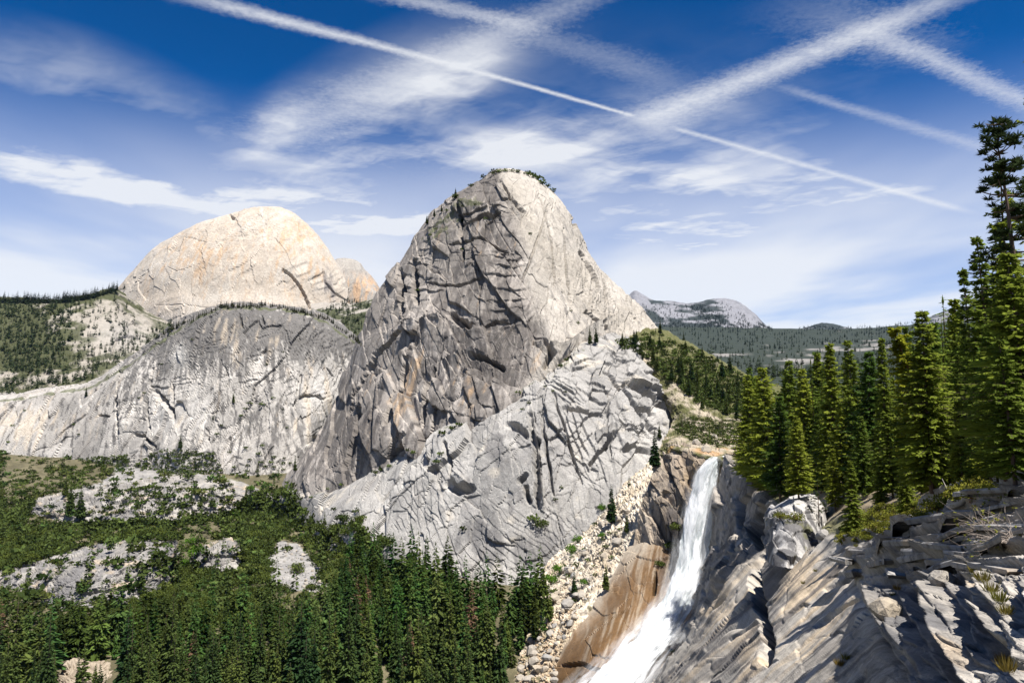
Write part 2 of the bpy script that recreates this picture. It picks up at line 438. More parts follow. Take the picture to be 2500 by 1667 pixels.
sil2 = [(1860, 822), (1929, 812), (1960, 803), (1991, 793), (2013, 791), (2054, 797), (2080, 804), (2116, 806), (2170, 803), (2214, 797), (2259, 777), (2317, 757), (2400, 745), (2520, 735), (2700, 730)]
net = [[(x, y + 25, 7000) for x, y in sil2], [(x, y, 6100) for x, y in sil2], [(x, y * .6 + 830 * .4, 5400) for x, y in sil2], [(x, 858, 4600) for x, y in sil2], [(x, 900, 4000) for x, y in sil2]]
terrain('distant_ridge', net, 220, 60, hill_disp(160, 40), c_ridge, m_dist, 'low blue wooded hill on the horizon above the forest')
# ---- wooded valley floor leading away behind the fall
def c_valley(i):
    px, py, p = i['px'], i['py'], i['p']
    rock = fbm(p / np.array([70, 160, 70]), 5, 31) + .42 * blob(px, py, 1960, 880, 95, 30, -.2) + .3 * blob(px, py, 1760, 868, 60, 14) + .3 * blob(px, py, 2160, 850, 120, 26) - .24
    return lerp(np.array([.019, .026, .017]), np.array([.18, .168, .155]), smooth(rock, .02, .2))
net = [[(x, y - 14, Y + 300) for x, y, Y in r] for r in [[(1430, 808, 5200), (1650, 812, 5200), (1850, 815, 5000), (2050, 818, 4700), (2250, 805, 4300), (2450, 790, 4000), (2800, 780, 3800)]]]
net += [[(1430, 812, 5000), (1650, 816, 5000), (1850, 818, 4800), (2050, 821, 4500), (2250, 810, 4100), (2450, 796, 3800), (2800, 780, 3600)],
        [(1430, 850, 3600), (1650, 850, 3600), (1850, 850, 3400), (2050, 848, 3200), (2250, 835, 3000), (2450, 815, 2700), (2800, 790, 2500)],
        [(1430, 885, 2300), (1650, 885, 2300), (1850, 884, 2200), (2050, 882, 2100), (2250, 868, 1900), (2450, 850, 1700), (2800, 820, 1500)],
        [(1430, 920, 1300), (1650, 920, 1300), (1850, 925, 1250), (2050, 930, 1200), (2250, 910, 1100), (2450, 890, 950), (2800, 850, 900)],
        [(1430, 985, 900), (1650, 985, 900), (1850, 985, 850), (2050, 985, 800), (2250, 970, 700), (2450, 945, 600), (2800, 900, 550)],
        [(1430, 1110, 800), (1650, 1110, 800), (1850, 1110, 750), (2050, 1110, 700), (2250, 1100, 600), (2450, 1080, 500), (2800, 1000, 450)]]
terrain('valley_floor', net, 220, 80, hill_disp(60, 14), c_valley, m_mid, 'far valley floor of pale slabs and scattered forest')

# ---- the great pale dome behind on the left
def d_hd(i):
    p = i['p']
    f1, R, e = facet(p, (70, 260, 150), 0.25, 4, 1.0, 1.4, .06, .05, .12)
    f2, R2, e2 = facet(p, (26, 120, 60), -.2, 5, 1.0, 1.4, .08, .08, .12)
    s1, r1 = shingle(p, .5, 110, 34, 331)
    d = 3.4 * f1 + 1.5 * f2 + 2.4 * s1 + 16 * fbm(p / 210, 4, 6) + 1.0 * fbm(p / 20, 3, 9)
    d += groove(i, [([(692, 662), (712, 676), (730, 700), (744, 724), (757, 752)], 5.5, 34), ([(448, 582), (470, 582), (505, 592)], 1.8, 5), ([(788, 660), (793, 690), (812, 712), (850, 738)], 3.5, 10), ([(410, 652), (432, 662), (470, 650)], 1.4, 3), ([(675, 700), (690, 688), (700, 694)], 1.6, 5), ([(380, 745), (450, 742), (520, 752)], 1.4, 3), ([(560, 527), (570, 532)], 5, 20)])
    d += step(i, [([(690, 660), (712, 674), (730, 697), (745, 722), (758, 752)], 16, 16, -1)])
    return d, e
def c_hd(i):
    px, py, p = i['px'], i['py'], i['p']
    s = streaks(p, 13, 700, 0, 11); s2 = streaks(p, 6, 420, 0, 12); l = fbm(p / 120, 4, 13)
    c = lerp(np.array([.355, .305, .25]), np.array([.39, .35, .30]), smooth(l, -.2, .2))
    o = smooth(s + .20 * blob(px, py, 500, 640, 90, 70) + .20 * blob(px, py, 735, 610, 50, 90) + .12 * blob(px, py, 690, 560, 60, 40) - .10, .0, .26)
    c = lerp(c, np.array([.37, .25, .15]), .75 * o)
    gr = smooth(s2 + .2 * blob(px, py, 400, 660, 60, 90) - .10, .02, .2)
    c = lerp(c, np.array([.34, .32, .295]), .6 * gr)
    c = lerp(c, np.array([.42, .40, .38]), .35 * smooth(np.abs(px - (640 + (py - 520) * .11)), 4, 1) * smooth(py, 660, 560))
    dk = smooth(streaks(p, 16, 200, 0, 14) + .5 * blob(px, py, 800, 690, 14, 40, -.2) - .22, .02, .15)
    c = lerp(c, np.array([.17, .15, .14]), .8 * dk)
    c = lerp(c, np.array([.36, .35, .34]), .7 * blob(px, py, 410, 800, 90, 30))
    return c
xs = (262, 279, 339, 372, 402, 446, 491, 558, 603, 647, 683, 710, 737, 768, 799, 832, 850)
ysil = (735, 713, 646, 611, 591, 567, 546, 526, 512, 506, 507, 517, 537, 566, 606, 662, 705)
def row(f, dY, k):
    return [(x + k * (640 - x) * .02, y * (1 - f) + (760 + 20 * (x > 450)) * f, 3220 - dY * math.sin(math.pi * min(max((x - 240) / 640, .05), .95)) ** .7 - 20 * k) for x, y in zip(xs, ysil)]
net = [[(x, y + 60, 3700) for x, y in zip(xs, ysil)], [(x, y + 8, 3420) for x, y in zip(xs, ysil)], row(0, 0, 0), row(.16, 150, 0), row(.42, 270, 0), row(.72, 340, 0), row(1.0, 390, 1), row(1.5, 450, 1)]
terrain('granite_dome', net, 250, 165, d_hd, c_hd, m_far, 'huge smooth cream and tan granite dome behind the left cliff')
def c_lobe(i):
    c = c_hd(i); p = i['p']; px, py = i['px'], i['py']
    o = smooth(streaks(p, 12, 700, 0, 15) + .14, .0, .3) * smooth(py, 655, 690)
    c = lerp(lerp(c, np.array([.235, .22, .20]), .85), np.array([.40, .255, .145]), .75 * o)
    return lerp(c, DARK, .55 * smooth(streaks(p, 10, 400, 0, 16), .08, .2) * smooth(py, 640, 670))
xs2 = (776, 800, 818, 839, 866, 880, 888, 902, 918, 932, 940); ys2 = (700, 660, 632, 629, 634, 643, 655, 670, 690, 716, 745)
net = [[(x, y + 30, 4000) for x, y in zip(xs2, ys2)], [(x, y, 3700) for x, y in zip(xs2, ys2)], [(x - 2, y * .75 + 760 * .25, 3560) for x, y in zip(xs2, ys2)], [(x - 4, y * .35 + 770 * .65, 3500) for x, y in zip(xs2, ys2)], [(x - 6, 830, 3450) for x, y in zip(xs2, ys2)]]
terrain('granite_dome', net, 120, 120, d_hd, c_lobe, m_far, 'small orange streaked shoulder dome right behind the great pale dome')
# ---- pale rock spur and wooded slope between the far dome and the main dome
def c_saddle(i):
    px, py, p = i['px'], i['py'], i['p']
    r = fbm(p / np.array([26, 60, 26]), 4, 41) + .5 * smooth(py, 768, 735) * smooth(px, 880, 820) - .05
    return lerp(np.array([.045, .05, .022]), np.array([.27, .245, .215]), smooth(r, .0, .16))
net = [[(760, 745, 2900), (820, 740, 2900), (870, 742, 2900), (905, 740, 2900), (950, 735, 2900)], [(760, 760, 2700), (820, 752, 2700), (870, 748, 2700), (905, 735, 2700), (950, 730, 2700)],
       [(760, 800, 2300), (820, 790, 2350), (870, 785, 2350), (905, 790, 2300), (950, 795, 2300)], [(760, 880, 1800), (820, 870, 1800), (870, 870, 1800), (905, 880, 1800), (950, 880, 1800)]]
terrain('wooded_slope', net, 100, 100, hill_disp(50, 16), c_saddle, m_mid, 'wooded slope in the notch between the two domes')
# ---- far hillside on the left
def c_lhill(i):
    px, py, p = i['px'], i['py'], i['p']
    r = fbm(p / np.array([34, 70, 34]), 5, 43) + .34 * blob(px, py, 290, 840, 90, 45) + .30 * blob(px, py, 200, 780, 110, 30) + .34 * blob(px, py, 90, 920, 130, 25) \
        + .25 * blob(px, py, 330, 780, 80, 40) - .35 * blob(px, py, 30, 830, 110, 60) - .05
    c = lerp(np.array([.048, .052, .021]), np.array([.25, .225, .19]), smooth(r, .03, .22))
    return lerp(c, np.array([.28, .262, .238]), .8 * blob(px, py, 300, 820, 70, 40))
def d_lhill(i):
    p = i['p']; f1, R, e = facet(p, (40, 70, 30), -.3, 44, 1, 1.5, .2)
    return 7 * f1 + 24 * fbm(p / 110, 4, 45) + 5 * fbm(p / 18, 3, 46) + groove(i, [([(270, 880), (276, 850), (285, 830), (310, 820), (350, 830)], 4, 9), ([(240, 850), (275, 842)], 3, 8), ([(95, 915), (122, 908)], 6, 12)]), e
X = (-160, -60, 60, 150, 220, 277, 350, 430, 520)
g = [(730, 720, 722, 725, 712, 700, 745, 790, 830), (738, 728, 734, 733, 722, 706, 752, 795, 840), (800, 800, 796, 786, 775, 768, 800, 835, 880), (870, 870, 866, 858, 848, 846, 866, 890, 930), (950, 945, 935, 925, 915, 905, 915, 940, 980), (1060, 1050, 1040, 1030, 1020, 1010, 1010, 1020, 1040)]
gy = [(2750,) * 9, (2400, 2400, 2400, 2400, 2450, 2560, 2700, 2750, 2750), (2180, 2180, 2180, 2180, 2230, 2290, 2440, 2500, 2550), (1980, 1980, 1980, 1980, 2020, 2080, 2180, 2260, 2300), (1780, 1780, 1780, 1780, 1800, 1850, 1920, 1960, 2000), (1580, 1560, 1550, 1540, 1560, 1600, 1640, 1680, 1720)]
net = [[(X[k], g[r][k] + (18 if r == 0 else 0), gy[r][k]) for k in range(9)] for r in range(6)]
terrain('hillside', net, 260, 190, d_lhill, c_lhill, m_mid, 'pale rocky hillside dotted with conifers at the far left')

# ---- the long grey cliff on the left
def d_cliff(i):
    p = i['p']
    a, R, e = facet(p, (42, 130, 95), -.30, 51, 1.2, 1.6, .2, .05, .12)
    b, R2, e2 = facet(p, (16, 60, 30), -.35, 52, 1.2, 1.6, .35, .08, .15)
    rough = smooth(i['px'], 180, 420)
    s1, r1 = shingle(p, 1.15, 60, 11, 301); s2, r2 = shingle(p, 1.35, 26, 4.5, 302); s3, r3 = shingle(p, .25, 30, 9, 303)
    d = 5.0 * a + (.5 + .9 * rough) * b + (.25 + 2.1 * rough) * s1 + (.2 + 1.1 * rough) * s2 + 1.4 * rough * s3 + 16 * fbm(p / 120, 3, 54) + .8 * fbm(p / 8, 3, 55)
    d += groove(i, [([(292, 905), (290, 960), (294, 1010), (292, 1060)], 6, 16), ([(372, 900), (370, 935)], 4, 10), ([(382, 958), (402, 980), (418, 1000), (420, 1020)], 7, 20), ([(363, 975), (362, 1020), (370, 1050)], 4, 10),
                    ([(420, 940), (420, 980), (418, 1000)], 4, 11), ([(330, 1060), (350, 1063), (378, 1090)], 5, 16), ([(120, 1090), (150, 1055), (212, 1010), (225, 960)], 2.5, 5), ([(240, 1015), (270, 1018)], 3, 9),
                    ([(505, 1050), (510, 1075)], 4, 9), ([(585, 770), (592, 800)], 3, 8), ([(640, 770), (645, 790)], 3, 8), ([(800, 900), (812, 920)], 3, 6), ([(770, 965), (790, 975)], 3, 6), ([(640, 865), (650, 855)], 4, 9)])
    d += step(i, [([(290, 900), (288, 960), (292, 1060)], 40, 8, 1), ([(380, 955), (402, 978), (420, 1022)], 40, 9, -1), ([(30, 978), (140, 962), (215, 960)], 16, 5, -1)])
    return d, (e, e2, R, R2)
def c_cliff(i):
    px, py, p = i['px'], i['py'], i['p']; e, e2, R, R2 = i['x']
    l = fbm(p / 60, 4, 57)
    c = lerp(np.array([.28, .262, .24]), np.array([.35, .328, .30]), smooth(l, -.2, .2))
    c = c * (.86 + .28 * R[:, 1:2]) * (.90 + .2 * R2[:, 2:3])
    s = streaks(p, 6, 260, .25, 58); s2 = streaks(p, 2.6, 160, .25, 59)
    top = smooth(py, 960, 800) * smooth(px, 230, 400) + .55 * blob(px, py, 420, 870, 120, 60, -.6) + .6 * blob(px, py, 640, 800, 220, 50, .1) + .45 * blob(px, py, 660, 1060, 90, 60) + .4 * blob(px, py, 330, 980, 60, 60)
    dk = smooth(s * 2.2 + s2 * 1.2 + .62 * top - .14 + .35 * l, .0, .3)
    c = lerp(c, np.array([.085, .08, .076]), .84 * dk)
    c = lerp(c, PALE * 1.06, .8 * (blob(px, py, 440, 870, 22, 26) + blob(px, py, 395, 1010, 26, 50) + .8 * blob(px, py, 780, 960, 60, 70) + .6 * blob(px, py, 480, 1000, 40, 60)).clip(0, 1))
    wm = smooth(streaks(p, 9, 200, .1, 60) + .26 * blob(px, py, 90, 1040, 110, 50) + .2 * blob(px, py, 760, 1000, 60, 110) + .2 * blob(px, py, 570, 830, 60, 50) - .12, .02, .2)
    c = lerp(c, np.array([.46, .385, .295]), .55 * wm)
    c = lerp(c, c * np.array([.75, .74, .74]), smooth(s2, .1, .25))
    g = smooth(fbm(p / 9, 3, 61) + .75 * smooth(np.abs(py - np.interp(px, [-60, 90, 214, 300, 424, 536, 670, 795, 880], [985, 965, 945, 896, 812, 755, 750, 783, 850])), 9, 1) - .42, .1, .3)
    return lerp(c, np.array([.07, .08, .03]), .75 * g)
X1 = (-160, 90, 214, 300, 380, 424, 536, 670, 795, 865, 930)
R_ = [(1480, 985), (1480, 951), (1450, 933), (1430, 884), (1425, 829), (1420, 796), (1400, 746), (1400, 741), (1420, 771), (1450, 824), (1480, 890)]
k0 = [(x, y + 30, Y + 330) for x, (Y, y) in zip(X1, R_)]
k01 = [(x, y + 4, Y + 130) for x, (Y, y) in zip(X1, R_)]
k1 = [(x, y, Y) for x, (Y, y) in zip(X1, R_)]
k2 = [(-160, 1000, 1440), (90, 966, 1430), (214, 953, 1395), (300, 912, 1370), (380, 866, 1350), (424, 836, 1345), (536, 788, 1330), (670, 783, 1330), (795, 813, 1350), (855, 875, 1390), (900, 940, 1430)]
k3 = [(-160, 1050, 1400), (90, 1025, 1380), (214, 1005, 1350), (300, 985, 1322), (380, 958, 1300), (424, 932, 1290), (536, 890, 1280), (670, 885, 1285), (790, 905, 1310), (840, 960, 1350), (880, 1010, 1400)]
k4 = [(-160, 1110, 1360), (90, 1080, 1345), (214, 1062, 1315), (300, 1048, 1282), (380, 1030, 1262), (424, 1016, 1250), (536, 995, 1240), (670, 995, 1245), (765, 1015, 1270), (800, 1050, 1310), (840, 1090, 1360)]
k5 = [(-160, 1180, 1330), (90, 1142, 1315), (220, 1125, 1280), (310, 1115, 1245), (380, 1105, 1228), (424, 1102, 1215), (536, 1118, 1190), (640, 1140, 1180), (715, 1140, 1200), (750, 1150, 1250), (800, 1180, 1300)]
k6 = [(x, y + 70, Y - 25) for x, y, Y in k5]
terrain('granite_cliff', [k0, k01, k1, k2, k3, k4, k5, k6], 430, 230, d_cliff, c_cliff, m_mid, 'long grey streaked granite cliff on the left below the pale dome')

# ---- the main dome
LC_ARETE = [(1215, 418), (1237, 469), (1264, 514), (1262, 560), (1273, 630), (1282, 701), (1304, 768), (1327, 817), (1310, 900), (1295, 930)]
def d_dome(i):
    p, px, py = i['p'], i['px'], i['py']
    r, side, t = segd(px, py, LC_ARETE)
    wr = 60 * fbm(p / 40, 3, 78); right = smooth(side * r + wr, -26, 22) * smooth(py, 960, 930)
    if right[np.argmin(np.hypot(px - 1450, py - 700))] < .5: right = smooth(-side * r + wr, -26, 22)
    i['right'] = right; L = 1 - right
    a, Ra, ea = facet(p, (30, 130, 95), .36, 71, 1.2, 1.6, .15, .05, .12)
    b, Rb, eb = facet(p, (12, 60, 42), .34, 72, 1.2, 1.6, .25, .09, .15)
    e, Re, ee = facet(p, (26, 90, 80), -.30, 74, 1.2, 1.5, .3, .04, .12)
    g, Rg, eg = facet(p, (7, 30, 17), -.22, 75, 1, 1.6, .22, .10)
    low = smooth(py, 620, 900)
    s1, r1 = shingle(p, 1.15, 90, 15, 311, .35); s2, r2 = shingle(p, 1.0, 34, 6.0, 312, .35); s3, r3 = shingle(p, .1, 34, 10, 313); s4, r4 = shingle(p, 1.9, 70, 9, 314, .3); s5, r5 = shingle(p, 1.75, 26, 3.6, 315, .3)
    d = L * ((6.5 + 3 * low) * a + (1.3 + .6 * low) * b + 2.6 * s1 + .8 * s2 + (1.7 - 1.2 * low) * s3) + right * (2.2 * e + .6 * g + 1.9 * s4 + 1.1 * s5 + .8 * s2)
    d += 20 * fbm(p / 95, 3, 76) * (.4 + .6 * L) + .9 * fbm(p / 6, 3, 77)
    d += groove(i, [([(982, 665), (984, 720), (990, 780)], 9, 24), ([(1015, 640), (1012, 700), (1020, 740)], 8, 16), ([(1005, 790), (960, 840), (920, 870)], 7, 18), ([(1130, 500), (1128, 560), (1132, 640)], 6, 10), ([(1105, 770), (1120, 790), (1150, 795)], 12, 24),
                    ([(1340, 500), (1275, 690)], 3, 4), ([(1415, 615), (1440, 660), (1460, 700)], 6, 16), ([(1432, 765), (1460, 790), (1470, 810)], 8, 18), ([(1218, 440), (1245, 480), (1280, 520)], 6, 10), ([(1130, 560), (1180, 530), (1220, 525)], 7, 12),
                    ([(930, 860), (890, 930), (850, 1010)], 7, 14), ([(1000, 880), (975, 950), (950, 1040)], 8, 16), ([(880, 1000), (860, 1080), (840, 1140)], 9, 18), ([(1060, 900), (1045, 970), (1030, 1040)], 6, 12), ([(1150, 870), (1190, 880), (1230, 905)], 7, 14),
                    ([(1000, 1070), (960, 1110)], 8, 12), ([(1100, 600), (1180, 590), (1240, 620)], 4, 6), ([(1040, 690), (1120, 700), (1180, 680)], 4, 6), ([(1330, 830), (1345, 870), (1330, 900)], 8, 16), ([(1400, 540), (1404, 556)], 5, 12),
                    ([(1375, 560), (1378, 640), (1390, 740)], 3, 5), ([(1320, 480), (1345, 600), (1350, 700)], 3, 5), ([(1470, 670), (1480, 740)], 3, 6)])
    d += step(i, [([(1050, 520), (1130, 500), (1240, 505)], 26, 8, -1), ([(1120, 560), (1220, 545)], 22, 9, -1), ([(985, 800), (1060, 780), (1105, 770), (1150, 800), (1230, 790)], 40, 12, -1), ([(1040, 560), (1090, 545), (1160, 470)], 20, 6, -1),
                  ([(1080, 880), (1160, 850), (1250, 900)], 36, 10, -1), ([(1300, 830), (1360, 850), (1440, 800), (1500, 770)], 34, 12, -1), ([(930, 950), (960, 900), (1000, 850)], 30, 9, -1), ([(1090, 980), (1130, 930), (1180, 910)], 30, 8, -1)])
    d = d * (.45 + .55 * smooth(py, 425, 520)) * (.5 + .5 * smooth(i['u'], .10, .30))
    return d, (ea, eb, Ra, Rb, Re, Rg)
def c_dome(i):
    px, py, p = i['px'], i['py'], i['p']; ea, eb, Ra, Rb, Re, Rg = i['x']; right = i['right']; L = 1 - right
    l = fbm(p / 45, 4, 81)
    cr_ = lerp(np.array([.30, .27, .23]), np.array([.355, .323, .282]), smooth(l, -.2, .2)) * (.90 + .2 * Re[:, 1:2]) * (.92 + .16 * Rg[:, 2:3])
    cl = lerp(np.array([.235, .21, .186]), np.array([.305, .275, .246]), smooth(l, -.2, .2)) * (.84 + .32 * Ra[:, 1:2]) * (.88 + .24 * Rb[:, 2:3])  # left face painted darker: part stain, part its shade put into the colour
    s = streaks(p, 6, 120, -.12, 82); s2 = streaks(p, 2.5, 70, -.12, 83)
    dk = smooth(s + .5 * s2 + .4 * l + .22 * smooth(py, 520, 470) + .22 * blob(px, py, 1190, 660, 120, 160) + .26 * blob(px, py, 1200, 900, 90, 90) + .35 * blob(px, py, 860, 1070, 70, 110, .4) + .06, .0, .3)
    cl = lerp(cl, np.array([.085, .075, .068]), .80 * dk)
    og = smooth(streaks(p, 4.5, 220, -.2, 84) + .34 * blob(px, py, 985, 980, 26, 120, .28) + .22 * blob(px, py, 1165, 960, 50, 50) + .28 * blob(px, py, 1310, 890, 20, 60, .3) + .06 * blob(px, py, 1080, 800, 150, 140) - .18, .02, .24)
    cl = lerp(cl, np.array([.40, .275, .165]), .66 * og)
    bl = smooth(streaks(p, 3.4, 160, -.05, 85) + .3 * blob(px, py, 1080, 880, 60, 90) + .28 * blob(px, py, 1360, 850, 45, 35) + .2 * blob(px, py, 930, 1030, 60, 100) - .22, .02, .14)
    cl = lerp(cl, np.array([.055, .05, .05]), .75 * bl)
    cr_ = lerp(cr_, np.array([.14, .13, .12]), .65 * smooth(streaks(p, 3.5, 120, .15, 86) + .3 * l - .06, .0, .25))
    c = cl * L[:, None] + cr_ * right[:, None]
    gtop = smooth(fbm(p / 7, 3, 87) + .6 * blob(px, py, 1080, 560, 90, 30, -.6) + .5 * blob(px, py, 1160, 500, 50, 20) - .38, .1, .25)
    return lerp(c, np.array([.08, .09, .035]), .7 * gtop)
net = [
 [(1213, 430, 1040), (1216, 428, 1036), (1220, 426, 1034), (1226, 426, 1032), (1232, 426, 1030), (1238, 426, 1032), (1244, 426, 1034), (1250, 428, 1036), (1254, 430, 1040)],
 [(1196, 422, 1012), (1194, 420, 992), (1204, 416, 982), (1218, 413, 976), (1234, 412, 974), (1250, 413, 978), (1270, 416, 986), (1290, 421, 996), (1284, 426, 1015)],
 [(1190, 430, 1020), (1183, 429, 975), (1195, 428, 955), (1207, 427, 942), (1224, 427, 935), (1247, 427, 942), (1277, 429, 955), (1303, 431, 980), (1296, 434, 1020)],
 [(1118, 480, 1040), (1112, 480, 980), (1150, 482, 925), (1195, 483, 898), (1240, 480, 885), (1282, 480, 900), (1328, 482, 930), (1361, 480, 985), (1350, 480, 1045)],
 [(1048, 545, 1060), (1037, 545, 985), (1100, 550, 918), (1180, 552, 876), (1265, 548, 852), (1312, 548, 870), (1362, 548, 910), (1403, 545, 985), (1390, 545, 1065)],
 [(990, 640, 1070), (979, 640, 990), (1050, 645, 905), (1150, 650, 848), (1276, 650, 812), (1332, 648, 838), (1402, 645, 892), (1452, 640, 985), (1440, 640, 1075)],
 [(925, 740, 1075), (911, 740, 990), (1000, 745, 890), (1120, 752, 822), (1297, 755, 782), (1362, 750, 810), (1462, 745, 880), (1546, 738, 985), (1530, 740, 1080)],
 [(890, 835, 1080), (876, 836, 985), (965, 845, 875), (1100, 860, 795), (1325, 850, 750), (1400, 830, 782), (1500, 815, 862), (1606, 806, 960), (1590, 810, 1080)],
 [(842, 938, 1060), (838, 945, 965), (930, 970, 845), (1080, 985, 765), (1300, 925, 728), (1371, 893, 752), (1450, 850, 810), (1630, 836, 930), (1600, 836, 1060)],
 [(785, 1060, 1010), (785, 1068, 930), (900, 1080, 815), (1075, 1050, 748), (1255, 975, 718), (1371, 900, 742), (1445, 868, 790), (1640, 860, 900), (1610, 860, 1040)],
 [(690, 1180, 990), (735, 1195, 880), (900, 1150, 800), (1080, 1075, 742), (1250, 1000, 714), (1371, 930, 736), (1450, 900, 780), (1640, 890, 880), (1620, 890, 1030)],
 [(690, 1300, 960), (735, 1320, 850), (900, 1270, 780), (1080, 1180, 730), (1250, 1100, 705), (1371, 1030, 725), (1450, 1000, 770), (1640, 990, 870), (1620, 990, 1020)]]
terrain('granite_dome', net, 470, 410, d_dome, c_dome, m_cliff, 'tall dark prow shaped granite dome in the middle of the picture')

# ---- pale fractured apron under the main dome
def d_apron(i):
    p, px, py = i['p'], i['px'], i['py']
    a, Ra, ea = facet(p, (30, 100, 52), -.5, 91, 1.3, 1.6, .12, .05, .12)
    b, Rb, eb = facet(p, (12, 46, 22), -.6, 92, 1.3, 1.6, .25, .09, .15)
    up = smooth(px, 1200, 1380) * smooth(py, 1230, 1050) + .35
    s1, r1 = shingle(p, -.95, 70, 10, 321, .35); s2, r2 = shingle(p, -.40, 24, 4.6, 322, .4); s3, r3 = shingle(p, -1.2, 80, 6, 323, .3)
    d = 5.0 * a + (1.0 + 1.0 * up) * b + smooth(px, 800, 1000) * ((.5 + 1.3 * up) * s1 + (.1 + 1.5 * up) * s2 + .35 * s3) + 9 * fbm(p / 70, 3, 94) + .8 * fbm(p / 5, 3, 95)
    d += groove(i, [([(1295, 1010), (1306, 1080), (1312, 1160), (1316, 1240)], 10, 14), ([(1320, 1010), (1335, 1100), (1352, 1210)], 5, 8), ([(1100, 1185), (1120, 1195), (1142, 1190)], 15, 18), ([(1095, 1090), (1098, 1160)], 6, 12), ([(1240, 1035), (1270, 1045), (1285, 1060)], 12, 12),
                    ([(1440, 1130), (1475, 1090), (1500, 1060)], 7, 13), ([(1520, 1100), (1560, 1085), (1600, 1095)], 9, 14), ([(1530, 935), (1575, 960), (1640, 1000)], 10, 16), ([(1545, 985), (1600, 1010)], 7, 10), ([(1380, 1000), (1420, 1010), (1470, 1005)], 8, 10),
                    ([(1285, 1190), (1290, 1225)], 9, 12), ([(1270, 1180), (1285, 1160)], 8, 10), ([(930, 1220), (980, 1165)], 5, 7), ([(1060, 1110), (1050, 1150)], 5, 8), ([(1350, 960), (1420, 1180)], 4, 5), ([(1480, 900), (1560, 1000), (1620, 1070)], 5, 8)])
    d += step(i, [([(1300, 1000), (1315, 1100), (1330, 1240)], 10, 9, -1), ([(1335, 1090), (1352, 1095), (1370, 1080)], 12, 6, -1), ([(1100, 1170), (1125, 1160), (1145, 1180)], 26, 7, -1), ([(1440, 1060), (1500, 1040), (1550, 1070)], 26, 8, -1), ([(1520, 930), (1590, 950), (1650, 990)], 24, 8, 1)])
    return d, (ea, eb, Ra, Rb)
def c_apron(i):
    px, py, p = i['px'], i['py'], i['p']; ea, eb, Ra, Rb = i['x']
    l = fbm(p / 40, 4, 96)
    c = lerp(np.array([.235, .224, .21]), np.array([.31, .296, .275]), smooth(l, -.2, .2)) * (.90 + .2 * Ra[:, 1:2]) * (.93 + .14 * Rb[:, 2:3])
    dk = smooth(streaks(p, 8, 60, .1, 97) + .5 * l + .34 * blob(px, py, 1170, 1320, 70, 50) + .36 * blob(px, py, 1310, 1345, 80, 50) + .2 * blob(px, py, 1390, 1270, 60, 40) + .25 * blob(px, py, 1230, 1090, 50, 60) + .25 * blob(px, py, 1080, 1180, 20, 60) - .12, .0, .25)
    c = lerp(c, np.array([.15, .143, .138]), .85 * dk)
    tn = smooth(fbm(p / 14, 4, 98) + .25 * blob(px, py, 800, 1215, 80, 40) + .22 * blob(px, py, 1420, 880, 60, 50) + .15 * blob(px, py, 1500, 1240, 60, 60) - .16, .0, .2)
    c = lerp(c, np.array([.47, .42, .345]), .6 * tn)
    return lerp(c, np.array([.08, .085, .035]), .6 * smooth(fbm(p / 6, 3, 99) + .5 * smooth(np.abs(segd(px, py, [(764, 1200), (904, 1152), (1083, 1058), (1250, 976), (1371, 897), (1430, 850)])[0]), 10, 1) - .42, .1, .25))
net = [
 [(630, 1205, 980), (840, 1172, 850), (960, 1115, 815), (1083, 1045, 785), (1250, 962, 760), (1371, 883, 780), (1430, 838, 830), (1520, 826, 870), (1580, 880, 880), (1650, 955, 860)],
 [(640, 1220, 940), (840, 1188, 795), (960, 1132, 762), (1083, 1060, 732), (1255, 980, 702), (1371, 901, 718), (1440, 850, 752), (1525, 832, 795), (1588, 892, 802), (1662, 980, 790)],
 [(685, 1244, 900), (835, 1225, 755), (960, 1190, 720), (1083, 1140, 690), (1250, 1080, 660), (1371, 1010, 668), (1450, 960, 690), (1540, 925, 725), (1600, 955, 740), (1668, 1020, 740)],
 [(712, 1268, 862), (830, 1262, 735), (960, 1250, 695), (1083, 1225, 662), (1250, 1190, 632), (1360, 1150, 630), (1450, 1110, 640), (1530, 1060, 660), (1590, 1050, 680), (1655, 1070, 690)],
 [(738, 1306, 800), (830, 1310, 715), (960, 1330, 662), (1083, 1345, 632), (1200, 1385, 600), (1335, 1385, 590), (1440, 1290, 590), (1520, 1210, 600), (1575, 1160, 620), (1640, 1110, 640)],
 [(745, 1395, 690), (830, 1385, 700), (960, 1410, 645), (1083, 1430, 615), (1200, 1470, 585), (1335, 1475, 570), (1440, 1380, 570), (1520, 1300, 575), (1575, 1250, 590), (1640, 1190, 610)]]
terrain('granite_apron', net, 420, 260, d_apron, c_apron, m_cliff, 'pale fractured granite apron below the main dome')

# ---- brushy shoulder and plateau at the lip of the fall
def d_brush(i):
    p = i['p']; f1, R, e = facet(p, (12, 20, 8), -.4, 101, 1, 1.5, .2)
    f2, R2, e2 = facet(p, (4, 6, 3), .3, 102, 1, 1.5, .2)
    k = smooth(i['py'], 900, 1020)
    return (1 - .4 * k) * 2.6 * f1 + 1.0 * f2 + 9 * fbm(p / 45, 4, 103) * (1 - .75 * k), e
def c_brush(i):
    px, py, p = i['px'], i['py'], i['p']
    r = fbm(p / np.array([9, 14, 9]), 4, 104) + .22 * smooth(py, 985, 1040) + .45 * blob(px, py, 1680, 980, 60, 24, .5) + .3 * blob(px, py, 1560, 860, 40, 30, .7) - .08
    c = lerp(np.array([.085, .085, .03]), np.array([.31, .265, .20]), smooth(r, .05, .28))
    return lerp(c, np.array([.42, .25, .13]), .6 * smooth(fbm(p / 12, 3, 105) + .35 * blob(px, py, 1730, 1105, 30, 14) - .12, 0, .2) * smooth(py, 1040, 1090))
